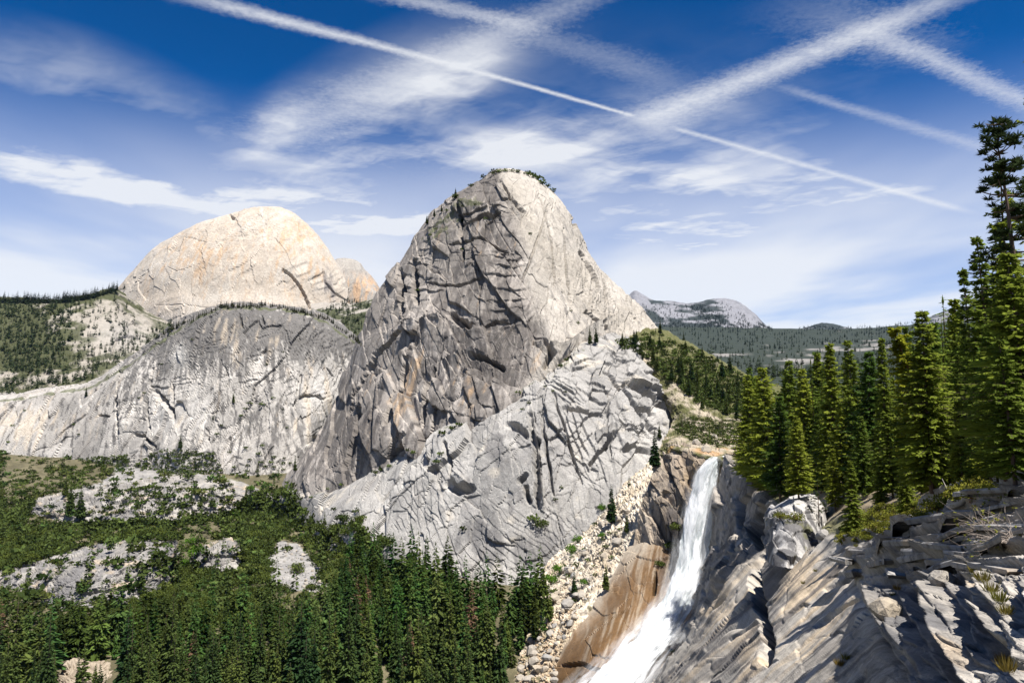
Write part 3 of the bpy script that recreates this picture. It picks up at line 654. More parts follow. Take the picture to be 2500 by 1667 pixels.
net = [
 [(1500, 838, 1010), (1600, 816, 1030), (1690, 855, 1040), (1760, 890, 1040), (1850, 935, 1040), (2000, 975, 1040)],
 [(1490, 835, 870), (1600, 804, 905), (1695, 846, 885), (1760, 883, 865), (1850, 926, 850), (2000, 970, 850)],
 [(1505, 860, 815), (1600, 868, 792), (1690, 900, 780), (1760, 930, 770), (1850, 960, 760), (2000, 995, 740)],
 [(1580, 935, 775), (1645, 960, 732), (1700, 985, 702), (1770, 1005, 690), (1850, 1020, 670), (2000, 1035, 640)],
 [(1640, 1018, 700), (1680, 1036, 625), (1720, 1046, 602), (1770, 1055, 585), (1850, 1066, 560), (2000, 1078, 540)],
 [(1612, 1086, 545), (1650, 1074, 525), (1700, 1082, 505), (1760, 1092, 490), (1850, 1105, 480), (2000, 1118, 460)],
 [(1606, 1106, 496), (1650, 1092, 478), (1705, 1104, 452), (1766, 1117, 430), (1835, 1150, 395), (2000, 1165, 375)],
 [(1604, 1130, 492), (1648, 1115, 474), (1705, 1128, 448), (1768, 1140, 427), (1840, 1175, 390), (2000, 1195, 370)]]
terrain('brush_slope', net, 180, 180, d_brush, c_brush, m_gorge, 'brushy shoulder and bare plateau at the lip of the fall')

# ---- wall left of the water
def d_wall(i):
    p = i['p']; a, R, e = facet(p, (7, 26, 40), .25, 111, 1, 1.6, .25, .07); b, R2, e2 = facet(p, (3, 10, 9), .2, 112, 1, 1.6, .2, .1)
    return 3.4 * a + 1.1 * b + 5 * fbm(p / 22, 3, 113) + .6 * fbm(p / 2.5, 3, 114), (R, R2)
def c_wall(i):
    px, py, p = i['px'], i['py'], i['p']; R, R2 = i['x']
    c = lerp(np.array([.22, .175, .13]), np.array([.32, .27, .215]), smooth(fbm(p / 14, 4, 115), -.15, .2)) * (.8 + .4 * R[:, 1:2])
    c = lerp(c, np.array([.055, .05, .05]), .8 * smooth(streaks(p, 2.5, 60, .1, 116) + .45 * blob(px, py, 1650, 1330, 45, 110) - .08, .0, .2))
    c = lerp(c, np.array([.27, .20, .12]), .55 * smooth(streaks(p, 3, 90, .1, 117) + .25 * blob(px, py, 1690, 1170, 30, 50) - .1, 0, .2))
    return lerp(c, np.array([.10, .10, .04]), .7 * smooth(fbm(p / 4, 3, 118) + .3 * blob(px, py, 1630, 1360, 30, 50) - .3, .0, .15))
net = [
 [(1590, 1120, 520), (1640, 1098, 510), (1690, 1108, 500), (1745, 1125, 490), (1790, 1135, 480)],
 [(1610, 1112, 492), (1650, 1096, 474), (1700, 1108, 452), (1745, 1122, 440), (1790, 1135, 436)],
 [(1588, 1175, 478), (1640, 1170, 458), (1692, 1190, 442), (1745, 1195, 437), (1790, 1195, 434)],
 [(1556, 1240, 470), (1620, 1250, 450), (1678, 1272, 438), (1740, 1275, 435), (1790, 1270, 432)],
 [(1546, 1330, 462), (1610, 1335, 448), (1662, 1370, 437), (1735, 1375, 434), (1790, 1370, 430)],
 [(1540, 1410, 458), (1610, 1430, 445), (1660, 1450, 436), (1730, 1455, 432), (1790, 1450, 430)]]
terrain('fall_wall', net, 150, 190, d_wall, c_wall, m_gorge, 'dark stained rock wall left of the waterfall')
# ---- smooth wet slab under the fall
def d_slab(i):
    p = i['p']; b, R2, e2 = facet(p, (16, 30, 14), .5, 121, 1, 1.2, .2, .05)
    q = np.stack([(p[:, 0] * .8 - p[:, 2] * .6) / 3, p[:, 1] / 30, (p[:, 0] * .6 + p[:, 2] * .8) / 26], 1)
    return 1.0 * b + 5 * fbm(p / 28, 3, 123) + 1.2 * fbm(q, 4, 124) + groove(i, [([(1375, 1625), (1420, 1620), (1470, 1640)], 6, 4), ([(1600, 1400), (1598, 1450)], 5, 6), ([(1430, 1560), (1470, 1530), (1540, 1480)], 3, 2)]), R2
def c_slab(i):
    px, py, p = i['px'], i['py'], i['p']
    q = np.stack([(p[:, 0] * .8 - p[:, 2] * .6) / 2.2, p[:, 1] / 40, (p[:, 0] * .6 + p[:, 2] * .8) / 30], 1)
    s = fbm(q, 5, 125, .6)
    c = lerp(np.array([.215, .148, .09]), np.array([.15, .09, .045]), smooth(s, -.12, .12))
    wet = smooth(segd(px, py, [(1640, 1360), (1600, 1470), (1540, 1550), (1430, 1660)])[0] + 120 * s, 150, 25)
    c = lerp(c, np.array([.105, .056, .02]), .85 * wet)
    c = lerp(c, np.array([.05, .038, .03]), .8 * (blob(px, py, 1625, 1395, 28, 55) + smooth(s, .12, .24) * wet).clip(0, 1))
    c = lerp(c, np.array([.31, .26, .195]), .5 * smooth(fbm(q * np.array([2.2, 1, 1.6]), 4, 126), .02, .2))
    return lerp(c, np.array([.33, .285, .225]), .85 * smooth(px + (py - 1330) * .95 + 90 * s, 1620, 1560))
net = [
 [(1535, 1332, 464), (1580, 1324, 458), (1625, 1322, 452), (1680, 1330, 450), (1770, 1340, 452)],
 [(1490, 1420, 448), (1560, 1400, 432), (1630, 1400, 425), (1690, 1410, 425), (1770, 1430, 428)],
 [(1438, 1490, 432), (1520, 1480, 408), (1590, 1490, 400), (1660, 1510, 397), (1730, 1530, 398)],
 [(1385, 1555, 416), (1470, 1560, 390), (1540, 1580, 382), (1600, 1600, 380), (1670, 1620, 378)],
 [(1352, 1640, 402), (1430, 1650, 375), (1490, 1670, 368), (1560, 1690, 366), (1620, 1710, 364)],
 [(1335, 1770, 388), (1400, 1780, 362), (1450, 1800, 353), (1520, 1810, 350), (1590, 1820, 348)]]
m_wet = rock_mat('wet_granite', 0.9, 0.25, 0.42)
terrain('wet_slab', net, 150, 180, d_slab, c_slab, m_wet, 'smooth brown water stained slab beside the foot of the fall')
# ---- talus fan between apron and fall
def d_talus(i):
    p = i['p']; a, R, e = facet(p, (5, 5, 5), 0, 131, 1, 1.5, .35, .2); b, R2, e2 = facet(p, (2.2, 2.2, 2.2), 0, 132, 1, 1.5, .3, .2)
    return 1.8 * a + .9 * b + 4 * fbm(p / 25, 3, 133), R
def c_talus(i):
    px, py, p = i['px'], i['py'], i['p']; R = i['x']
    c = lerp(np.array([.50, .44, .355]), np.array([.42, .345, .25]), smooth(fbm(p / 12, 4, 134) + .25 * smooth(py, 1480, 1600), -.1, .2)) * (.75 + .45 * R[:, 1:2])
    return lerp(c, np.array([.11, .10, .05]), .8 * smooth(fbm(p / 8, 3, 135) + .25 * smooth(px, 1370, 1300) - .15, .0, .15))
net = [
 [(1360, 1330, 640), (1440, 1270, 620), (1500, 1205, 610), (1570, 1140, 620), (1620, 1100, 630)],
 [(1330, 1390, 570), (1430, 1325, 545), (1500, 1265, 530), (1560, 1225, 515), (1610, 1200, 500)],
 [(1320, 1450, 515), (1415, 1400, 500), (1490, 1360, 488), (1560, 1325, 470), (1600, 1310, 465)],
 [(1300, 1520, 472), (1395, 1480, 456), (1465, 1440, 450), (1525, 1400, 452), (1580, 1360, 455)],
 [(1270, 1600, 438), (1350, 1560, 428), (1405, 1520, 426), (1470, 1480, 432), (1530, 1440, 440)],
 [(1230, 1690, 408), (1310, 1650, 404), (1365, 1610, 408), (1420, 1570, 416), (1480, 1530, 425)],
 [(1180, 1800, 375), (1280, 1770, 372), (1350, 1740, 378), (1400, 1700, 390), (1450, 1660, 400)]]
terrain('talus_slope', net, 150, 200, d_talus, c_talus, m_gorge, 'pale boulder slope between the apron and the waterfall')

# ---- gorge wall on the right running back to the camera's own ledge
def d_gorge(i):
    p, px, py = i['p'], i['px'], i['py']; Y = p[:, 1]; sc = np.clip(Y / 120, .09, 2.6)[:, None]
    ps = p / sc                                                  # block size follows distance: near ledges are small, far walls massive
    up = smooth(py - np.interp(px, [1690, 1740, 1800, 1850, 1890, 2000, 2100], [1520, 1430, 1385, 1360, 1345, 1330, 1000]), 25, -25)   # jointed wall above the smooth slabs
    led = smooth(px + (py - 1400) * -.35, 2050, 2180)            # layered ledges on the right
    i['up'], i['led'] = up, led
    a, Ra, ea = facet(p, (8, 24, 40), .2, 141, 1, 1.5, .35, .06, .15); b, Rb, eb = facet(p, (3, 9, 14), .3, 142, 1, 1.5, .3, .1, .15)
    d = up * (3.4 * a + .7 * b)
    A, B = -.72 * px + .69 * py, .69 * px + .72 * py               # sheets run down to the left in the picture
    wv = fbm(p / 60, 3, 147) * 120; A, B = A + wv, B + wv * .6
    q = np.stack([A / 300, B / 20, Y / 90], 1)
    sh = fbm(q, 4, 143); s1 = saw((B + 40 * sh) / 95) * smooth(fbm(ps / 20, 3, 159), -.1, .15); Rx = sh; fine = fbm(np.stack([A / 120, B / 7, Y / 60], 1), 3, 145)
    slab = (1 - up) * (1 - led)
    k = sc[:, 0]
    d += slab * k * (1.0 * sh + 3.0 * fbm(p / 40, 3, 149) + .55 * s1 + .30 * fine)
    for per, wdt, dep, sd in ((96, .045, 1.6, 181),):
        fr = (B + 30 * fbm(ps / 9, 3, sd)) / per; fr = fr - np.floor(fr) - .5
        i.setdefault('ck', 0); ck = np.exp(-(fr / wdt) ** 2) * smooth(fbm(np.stack([A / 170, B / 60, Y / 90], 1), 2, sd + 5), -.02, .10)
        d -= (slab + .6 * led) * k * dep * ck
    # ledges: thin beds that dip to the left, broken in blocks; below them big steps that run down to the right
    w1, w2 = 40 * fbm(ps / 12, 3, 156), 26 * fbm(ps / 7, 3, 157)
    bb = .35 * px + .94 * py; e1 = saw((bb + w1 + 18 * fbm(ps / 4, 2, 171)) / 30) * (.4 + 1.2 * smooth(fbm(ps / 6, 2, 172), -.15, .15)); e2 = saw((bb + w2) / 12) * (.2 + 1.4 * smooth(fbm(ps / 3, 2, 173), -.1, .15))
    cc = -.86 * px + .5 * py; e3 = saw((cc + 2.2 * w1) / 120, .10) * (.4 + 1.1 * smooth(fbm(ps / 15, 2, 174), -.2, .15)); e4 = saw((cc + 1.3 * w2) / 40, .14) * smooth(fbm(ps / 9, 2, 175), -.05, .15)
    Re = .5 + fbm(ps / 8, 2, 176); Re3 = Re
    x1 = Re
    lowr = smooth(py, 1380, 1470)
    d += led * k * ((1 - lowr) * (3.2 * e1 + 1.4 * e2) + lowr * (4.6 * e3 + 1.3 * e4))
    fq, _q, _e = facet(np.stack([px + .6 * w1, 0 * px, py + .6 * w2], 1), (64, 50, 52), .5, 183, 1.0, 1.5, .35, .05, .15)
    fa_, _q, _e = facet(np.stack([A, 0 * px, B], 1), (150, 50, 30), .0, 184, 1.0, 1.4, .35, .05, .15)
    d += k * (led * (.5 + 1.0 * lowr) * fq + slab * .55 * fa_)
    d += .35 * k * fbm(ps / 1.6, 4, 154) + .8 * k * fbm(ps / 9, 3, 155)
    d += k * groove(i, [([(1880, 1345), (1850, 1400), (1850, 1480), (1880, 1570), (1870, 1610)], 16, 9), ([(1720, 1440), (1690, 1520), (1640, 1600)], 6, 2), ([(1800, 1200), (1806, 1290), (1790, 1340)], 10, 4), ([(1860, 1250), (1840, 1290), (1850, 1330)], 14, 6),
                        ([(2020, 1440), (2090, 1400), (2140, 1360)], 7, 2.4), ([(1990, 1530), (2040, 1490), (2090, 1460)], 5, 1.8), ([(1780, 1560), (1850, 1500)], 4, 1.2)])
    d += k * step(i, [([(2130, 1440), (2160, 1490), (2200, 1560), (2240, 1620)], 60, 3.2, 1), ([(2290, 1400), (2300, 1480), (2330, 1560), (2360, 1640)], 60, 4.0, 1), ([(2450, 1380), (2440, 1450), (2480, 1560)], 50, 3.0, 1), ([(2060, 1400), (2200, 1370), (2380, 1385)], 30, 2.2, 1)])
    d = d * np.maximum(smooth(i['v'], .17, .29), .06)
    Rx = Rx[:, None] * np.ones(3); Re = Re[:, None] * np.ones(3); Re3 = Re3[:, None] * np.ones(3)
    return d, (Ra, Rb, sh, Rx, Re, Re3, x1, q)
def c_gorge(i):
    px, py, p = i['px'], i['py'], i['p']; Ra, Rb, sh, Rx, Re, Re3, x1, q = i['x']; up, led = i['up'], i['led']
    sc = np.clip(p[:, 1] / 120, .09, 2.6)[:, None]; ps = p / sc
    l = fbm(ps / 14, 4, 161); f = fbm(ps / 1.3, 5, 162, .7) * 1.5
    s = fbm(q * np.array([.8, 1.9, 1.0]), 5, 163, .68)
    c = lerp(np.array([.40, .365, .315]), np.array([.25, .228, .198]), smooth(l + .6 * f, -.2, .25))
    sl = (1 - up) * (1 - led)
    tn = smooth(s + .34 * blob(px, py, 1960, 1420, 70, 90, -.5) + .3 * blob(px, py, 1830, 1600, 40, 60) + .22 * blob(px, py, 1740, 1470, 60, 60) - .04, .0, .2) * sl
    c = lerp(c, np.array([.48, .37, .24]), .7 * tn)
    dk = smooth(fbm(q * np.array([.9, 2.3, 1.0]), 5, 169, .68) * 1.5 + .06 + .35 * blob(px, py, 1890, 1390, 40, 90, .3) + .2 * blob(px, py, 1790, 1620, 60, 60) - .07, .02, .16) * sl
    c = lerp(c, np.array([.075, .07, .07]), .8 * dk)
    wl = lerp(np.array([.29, .26, .225]), np.array([.18, .155, .128]), smooth(fbm(p / 12, 4, 164), -.1, .2)) * (.75 + .5 * Ra[:, 1:2])
    wl = lerp(wl, np.array([.06, .058, .06]), .8 * smooth(streaks(p, 2.5, 40, .1, 165) - .02, .0, .15))
    c = c * (1 - up[:, None]) + wl * up[:, None]
    lc = lerp(np.array([.34, .312, .275]), np.array([.19, .175, .158]), smooth(f + .5 * l, -.1, .15)) * (.7 + .55 * Re[:, 1:2])
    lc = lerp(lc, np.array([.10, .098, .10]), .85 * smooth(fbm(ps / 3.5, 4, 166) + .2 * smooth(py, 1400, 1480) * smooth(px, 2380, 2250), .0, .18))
    lc = lerp(lc, np.array([.40, .31, .21]), .6 * smooth(fbm(ps / 5, 3, 167) + .2 * blob(px, py, 2420, 1480, 60, 60) - .16, .0, .12))
    c = c * (1 - led[:, None]) + lc * led[:, None]
    A_, B_ = -.72 * px + .69 * py, .69 * px + .72 * py
    fs = fbm(np.stack([A_ / 44, B_ / 3.4, p[:, 1] / 50], 1), 3, 170, .6); c = c * (1 + (1.3 * fs * (1 - up) * (1 - .6 * led) + .95 * f)[:, None])
    g = smooth(fbm(ps / 3, 4, 168) + .55 * smooth(i['v'], .30, .24) + .35 * blob(px, py, 2420, 1410, 50, 60) + .22 * blob(px, py, 2470, 1650, 40, 60) - .34, .0, .15)
    c = lerp(c, np.array([.12, .115, .035]), .8 * g)
    fl = smooth(i['v'], .23, .20)
    return lerp(c, np.array([.27, .215, .14]) * (.8 + .5 * f[:, None]), fl)
net = [
 [(1790, 1060, 640), (1860, 1070, 560), (1960, 1050, 500), (2080, 1040, 400), (2220, 1020, 300), (2400, 980, 220), (2600, 900, 170), (2900, 760, 140)],
 [(1776, 1095, 500), (1836, 1125, 420), (1905, 1165, 360), (2030, 1185, 250), (2160, 1195, 165), (2320, 1160, 110), (2480, 1070, 75), (2720, 930, 55)],
 [(1768, 1117, 428), (1822, 1158, 366), (1886, 1228, 310), (1990, 1318, 185), (2090, 1308, 112), (2235, 1272, 72), (2395, 1208, 42), (2580, 1120, 24)],
 [(1746, 1200, 423), (1800, 1250, 360), (1868, 1320, 296), (1960, 1370, 165), (2080, 1380, 90), (2230, 1345, 50), (2400, 1295, 27), (2590, 1235, 16)],
 [(1735, 1310, 417), (1770, 1350, 345), (1838, 1410, 255), (1920, 1445, 132), (2060, 1465, 68), (2230, 1435, 34), (2410, 1395, 18.5), (2610, 1355, 11.5)],
 [(1712, 1410, 404), (1742, 1455, 312), (1798, 1505, 205), (1880, 1535, 104), (2040, 1555, 52), (2230, 1535, 24), (2420, 1505, 13.5), (2630, 1485, 9)],
 [(1668, 1535, 384), (1690, 1572, 280), (1730, 1612, 178), (1830, 1632, 84), (2010, 1652, 40), (2230, 1642, 18), (2430, 1622, 10.5), (2660, 1622, 7.5)],
 [(1590, 1690, 350), (1590, 1725, 240), (1630, 1765, 146), (1760, 1770, 64), (1980, 1790, 29), (2230, 1790, 13), (2440, 1800, 8.2), (2710, 1810, 6.3)]]
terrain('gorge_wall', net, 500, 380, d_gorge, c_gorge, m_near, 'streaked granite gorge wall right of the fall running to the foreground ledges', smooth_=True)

# ---- forest floor of the lower valley and slabs on it
def gY(py):
    return np.interp(py, [1080, 1120, 1180, 1240, 1300, 1360, 1430, 1500, 1580, 1667, 1780, 1900], [1450, 1300, 1100, 930, 790, 690, 600, 530, 470, 415, 362, 320])
def d_floor(i):
    p, px, py = i['p'], i['px'], i['py']
    a, R, e = facet(p, (16, 16, 8), .3, 171, 1, 1.4, .2); b, R2, e2 = facet(p, (5, 5, 3), .0, 172, 1, 1.4, .25)
    rock = smooth(fbm(p / 20, 3, 173) + .4 * blob(px, py, 330, 1190, 190, 60, -.15) - .1, 0, .15)
    return 8 * fbm(p / 90, 4, 174) + 1.5 * fbm(p / 12, 3, 175) + rock * (3 * a + 1.2 * b), rock
BENCH = [(80, 1235), (130, 1205), (215, 1190), (270, 1160), (300, 1130), (330, 1112), (400, 1118), (420, 1150), (520, 1170), (600, 1180), (640, 1200), (600, 1230), (560, 1250), (450, 1272), (330, 1265), (230, 1275), (150, 1262)]
TALUSP = [(648, 1372), (680, 1318), (735, 1330), (775, 1380), (800, 1430), (770, 1450), (700, 1440), (662, 1425)]
def c_floor(i):
    px, py, p = i['px'], i['py'], i['p']; n1 = fbm(p / np.array([10, 16, 10]), 4, 176)
    c = lerp(np.array([.075, .066, .036]), np.array([.12, .105, .06]), smooth(n1, -.1, .2))
    rk = (.75 * inpoly(px + 30 * n1, py + 14 * n1, BENCH) + .9 * inpoly(px + 20 * n1, py + 20 * n1, TALUSP) + .5 * blob(px, py, 760, 1225, 60, 26) + .45 * blob(px, py, 210, 1640, 60, 26) + .5 * blob(px, py, 300, 1560, 14, 60) + .35 * blob(px, py, 440, 1495, 60, 14) + .5 * blob(px, py, 860, 1330, 22, 30))
    rk = smooth(rk + n1 * .8, .25, .5)
    rc = lerp(np.array([.25, .238, .222]), np.array([.18, .172, .165]), smooth(fbm(p / 12, 4, 177), -.1, .15))
    rc = lerp(rc, np.array([.46, .40, .31]), .7 * (blob(px, py, 210, 1640, 90, 50) + blob(px, py, 300, 1560, 40, 90) + blob(px, py, 770, 1225, 90, 40)).clip(0, 1))
    return lerp(c, rc, rk)
PYS = [1085, 1110, 1140, 1180, 1240, 1300, 1360, 1430, 1500, 1580, 1667, 1780, 1900]
net = [[(x, y, float(gY(y)) * (1 - .00004 * max(0, x - 600))) for x in (-300, -80, 150, 400, 650, 900, 1150, 1400)] for y in PYS]
terrain('forest_floor', net, 300, 200, d_floor, c_floor, m_soil, 'brushy forest floor of the lower valley')

# ---- rock knobs standing out of the forest, lower left
def knob_net(top, bot, Yt, Yf, back=70):
    mid = [((a[0] + b[0]) / 2, a[1] * .55 + b[1] * .45) for a, b in zip(top, bot)]
    n = len(top); bul = [math.sin(math.pi * (k + .5) / n) for k in range(n)]
    return [[(x, y + 30, Yt + back * 1.6) for x, y in top], [(x, y + 3, Yt + back * .6) for x, y in top], [(x, y, Yt) for x, y in top],
            [(x, y * .85 + b[1] * .15, Yt - (Yt - Yf) * .55 * g_) for (x, y), b, g_ in zip(top, bot, bul)],
            [(x, y, Yt - (Yt - Yf) * g_) for (x, y), g_ in zip(mid, bul)], [(x, y, Yt - (Yt - Yf) * 1.25 * g_ - 4) for (x, y), g_ in zip(bot, bul)], [(x, y + 45, Yt - (Yt - Yf) * 1.4 * g_ - 8) for (x, y), g_ in zip(bot, bul)]]
def d_knob(lean, sd):
    def f(i):
        p = i['p']; a, R, e = facet(p, (24, 30, 7), lean, sd, 1, 1.3, .35, .07); b, R2, e2 = facet(p, (8, 12, 4), lean, sd + 1, 1, 1.5, .3, .1); c, R3, e3 = facet(p, (3, 5, 2.4), lean, sd + 2, 1, 1.5, .25, .12)
        return 3.2 * a + 1.6 * b + .6 * c + 6 * fbm(p / 32, 3, sd + 3), (R, R2)
    return f
def c_knob(sd, dark=.5):
    def f(i):
        px, py, p = i['px'], i['py'], i['p']; R, R2 = i['x']
        c = lerp(np.array([.265, .248, .226]), np.array([.20, .188, .175]), smooth(fbm(p / 14, 4, sd), -.1, .2)) * (.75 + .45 * R[:, 1:2])
        c = lerp(c, np.array([.13, .125, .125]), .8 * smooth(streaks(p, 4, 40, .1, sd + 1) + .5 * fbm(p / 18, 3, sd + 4) + (dark - .5) * .6, .02, .25))
        c = lerp(c, np.array([.36, .29, .21]), .8 * smooth(fbm(p / np.array([16, 16, 5]), 3, sd + 2) - .12, .0, .15))
        return lerp(c, np.array([.09, .09, .035]), .7 * smooth(fbm(p / 6, 3, sd + 3) + .3 * smooth(i['v'], .36, .30) - .2, 0, .15))
    return f
def d_rim(i):
    p = i['p']; a, R, e = facet(p, (5, 9, 6), .1, 221, 1, 1.2, .3, .06); s1, r1 = shingle(p, 1.3, 9, 2.2, 222)
    return 1.1 * a + .4 * s1 + 1.6 * fbm(p / 8, 3, 223) + .15 * fbm(p / 1.2, 3, 224), R
def c_rim(i):
    p = i['p']; c = lerp(np.array([.40, .38, .355]), np.array([.30, .29, .28]), smooth(fbm(p / 4, 4, 225), -.1, .15))
    c = lerp(c, np.array([.06, .058, .06]), .85 * smooth(streaks(p, 1.6, 18, 0, 226) + .1 * smooth(i['py'], 1235, 1260) - .02, .0, .14))
    return lerp(c, np.array([.09, .09, .035]), .7 * smooth(fbm(p / 3, 3, 227) - .16, 0, .1))
top = [(-90, 1415), (-20, 1392), (60, 1378), (140, 1352), (200, 1335), (280, 1320), (370, 1314), (420, 1326), (434, 1350)]
bot = [(-90, 1560), (-20, 1550), (60, 1530), (120, 1500), (200, 1490), (280, 1478), (350, 1455), (400, 1425), (420, 1390)]
terrain('rock_outcrop', knob_net(top, bot, 640, 560, 40), 280, 150, d_knob(.28, 181), c_knob(185, .72), m_gorge, 'long dark layered rock outcrop in the forest at lower left')
top = [(466, 1375), (480, 1345), (510, 1325), (545, 1312), (575, 1318), (590, 1350)]
bot = [(466, 1390), (485, 1398), (510, 1402), (545, 1405), (575, 1402), (590, 1390)]
terrain('rock_outcrop', knob_net(top, bot, 672, 640, 25), 110, 90, d_knob(.1, 191), c_knob(195, .5), m_gorge, 'small pale rock outcrop beside the dark layered one')
top = [(72, 1238), (100, 1218), (150, 1205), (215, 1192), (290, 1180), (380, 1165), (480, 1160), (580, 1175), (640, 1200)]
bot = [(75, 1252), (110, 1268), (150, 1280), (215, 1285), (290, 1280), (380, 1275), (480, 1275), (560, 1255), (630, 1225)]
terrain('rock_bench', knob_net(top, bot, 930, 842, 70), 300, 110, d_knob(-.2, 201), c_knob(205, .5), m_gorge, 'broad pale slab bench below the long left cliff')
top = [(146, 1640), (165, 1625), (200, 1618), (240, 1622), (262, 1640), (270, 1660)]
bot = [(146, 1670), (165, 1672), (200, 1675), (240, 1675), (262, 1672), (270, 1670)]
terrain('rock_outcrop', knob_net(top, bot, 430, 412, 15), 70, 60, d_knob(.1, 211), lambda i: lerp(np.array([.30, .25, .19]), np.array([.24, .195, .145]), smooth(fbm(i['p'] / 3, 4, 215), -.1, .1)), m_gorge, 'low tan rock clearing at the bottom left edge of the picture')
top = [(1868, 1262), (1885, 1232), (1925, 1214), (1975, 1206), (2005, 1222), (2018, 1262)]
bot = [(1876, 1326), (1892, 1336), (1925, 1338), (1965, 1346), (1998, 1350), (2014, 1330)]
terrain('granite_knob', knob_net(top, bot, 196, 178, 12), 120, 110, d_rim, c_rim, m_near, 'rounded granite knob with dark vertical streaks on the rim of the gorge')
# ---- ground far below and beyond, out to the horizon
def d_zero(i): return np.zeros(len(i['px'])), None
gv = []
nth, nr = 96, 24
for k in range(nr):
    r = 30 * (30000 / 30) ** (k / (nr - 1))
    for j in range(nth):
        a = 2 * math.pi * j / nth; gv.append((r * math.sin(a), r * math.cos(a) , -215.0 + .0 * r))
gf = [(k * nth + j, k * nth + (j + 1) % nth, (k + 1) * nth + (j + 1) % nth, (k + 1) * nth + j) for k in range(nr - 1) for j in range(nth)]
gm = mesh_np('ground', gv, gf, True, np.tile(np.array([[.08, .075, .045]]), (len(gv), 1)))
link('ground', gm, m_soil, kind='structure', label='low forest ground reaching to the horizon')
fill_depth()
print('rock', round(time.time() - T0, 1))
# ================================================================== WATER
def water_mat():
    m = bpy.data.materials.new('white_water'); m.use_nodes = True; t = m.node_tree; t.nodes.clear(); n = NT(t)
    col = n.node('ShaderNodeAttribute', dict(attribute_name='Col')).outputs['Color']
    ed = n.node('ShaderNodeAttribute', dict(attribute_name='edge')).outputs['Fac']
    uvw = n.node('ShaderNodeAttribute', dict(attribute_name='flow')).outputs['Vector']
    f = n.noise(uvw, 1.0, 5, 0.62, 0.3); g = n.noise(uvw, 3.1, 3, 0.6)
    al = n.ss(n.add(ed, n.mul(n.sub(n.add(n.mul(f, .7), n.mul(g, .3)), .5), 1.5)), 0.10, 0.42)
    bp = n.node('ShaderNodeBump', None, Strength=0.7, Distance=1.2, Height=n.add(f, n.mul(g, .4)))
    df = n.node('ShaderNodeBsdfDiffuse', None, Color=col, Normal=bp.outputs[0])
    tl = n.node('ShaderNodeBsdfTranslucent', None, Color=col, Normal=bp.outputs[0])
    mx_ = n.node('ShaderNodeMixShader', None, i0=0.3, i1=df.outputs[0], i2=tl.outputs[0])
    tr = n.node('ShaderNodeBsdfTransparent')
    o = n.node('ShaderNodeMixShader', None, i0=al, i1=tr.outputs[0], i2=mx_.outputs[0])
    n.node('ShaderNodeOutputMaterial', None, Surface=o.outputs[0])
    return m
m_water = water_mat()
FALL = [  # left edge x, right edge x, y, distance
 (1740, 1768, 1113, 434), (1722, 1761, 1128, 430), (1704, 1754, 1150, 428), (1692, 1747, 1190, 426), (1681, 1742, 1230, 424), (1672, 1739, 1272, 421), (1661, 1736, 1320, 418), (1655, 1732, 1370, 413),
 (1642, 1716, 1410, 408), (1622, 1700, 1446, 402), (1592, 1690, 1486, 395), (1556, 1672, 1528, 386), (1514, 1650, 1566, 377), (1468, 1622, 1608, 368), (1412, 1584, 1660, 357), (1350, 1540, 1725, 346), (1290, 1500, 1790, 336)]
def mist_mat(a_):
    m = bpy.data.materials.new('mist'); m.use_nodes = True; t = m.node_tree; t.nodes.clear(); n = NT(t)
    ed = n.node('ShaderNodeAttribute', dict(attribute_name='edge')).outputs['Fac']; uvw = n.node('ShaderNodeAttribute', dict(attribute_name='flow')).outputs['Vector']
    f = n.noise(uvw, .55, 5, 0.6, 0.2)
    al = n.mul(n.mul(n.ss(ed, 0.0, 0.9), n.ss(f, .34, .66)), a_)
    df = n.node('ShaderNodeBsdfDiffuse', None, Color=(.88, .89, .91, 1)); tl = n.node('ShaderNodeBsdfTranslucent', None, Color=(.88, .89, .91, 1))
    o = n.node('ShaderNodeMixShader', None, i0=al, i1=n.node('ShaderNodeBsdfTransparent').outputs[0], i2=n.node('ShaderNodeMixShader', None, i0=.5, i1=df.outputs[0], i2=tl.outputs[0]).outputs[0])
    n.node('ShaderNodeOutputMaterial', None, Surface=o.outputs[0]); return m
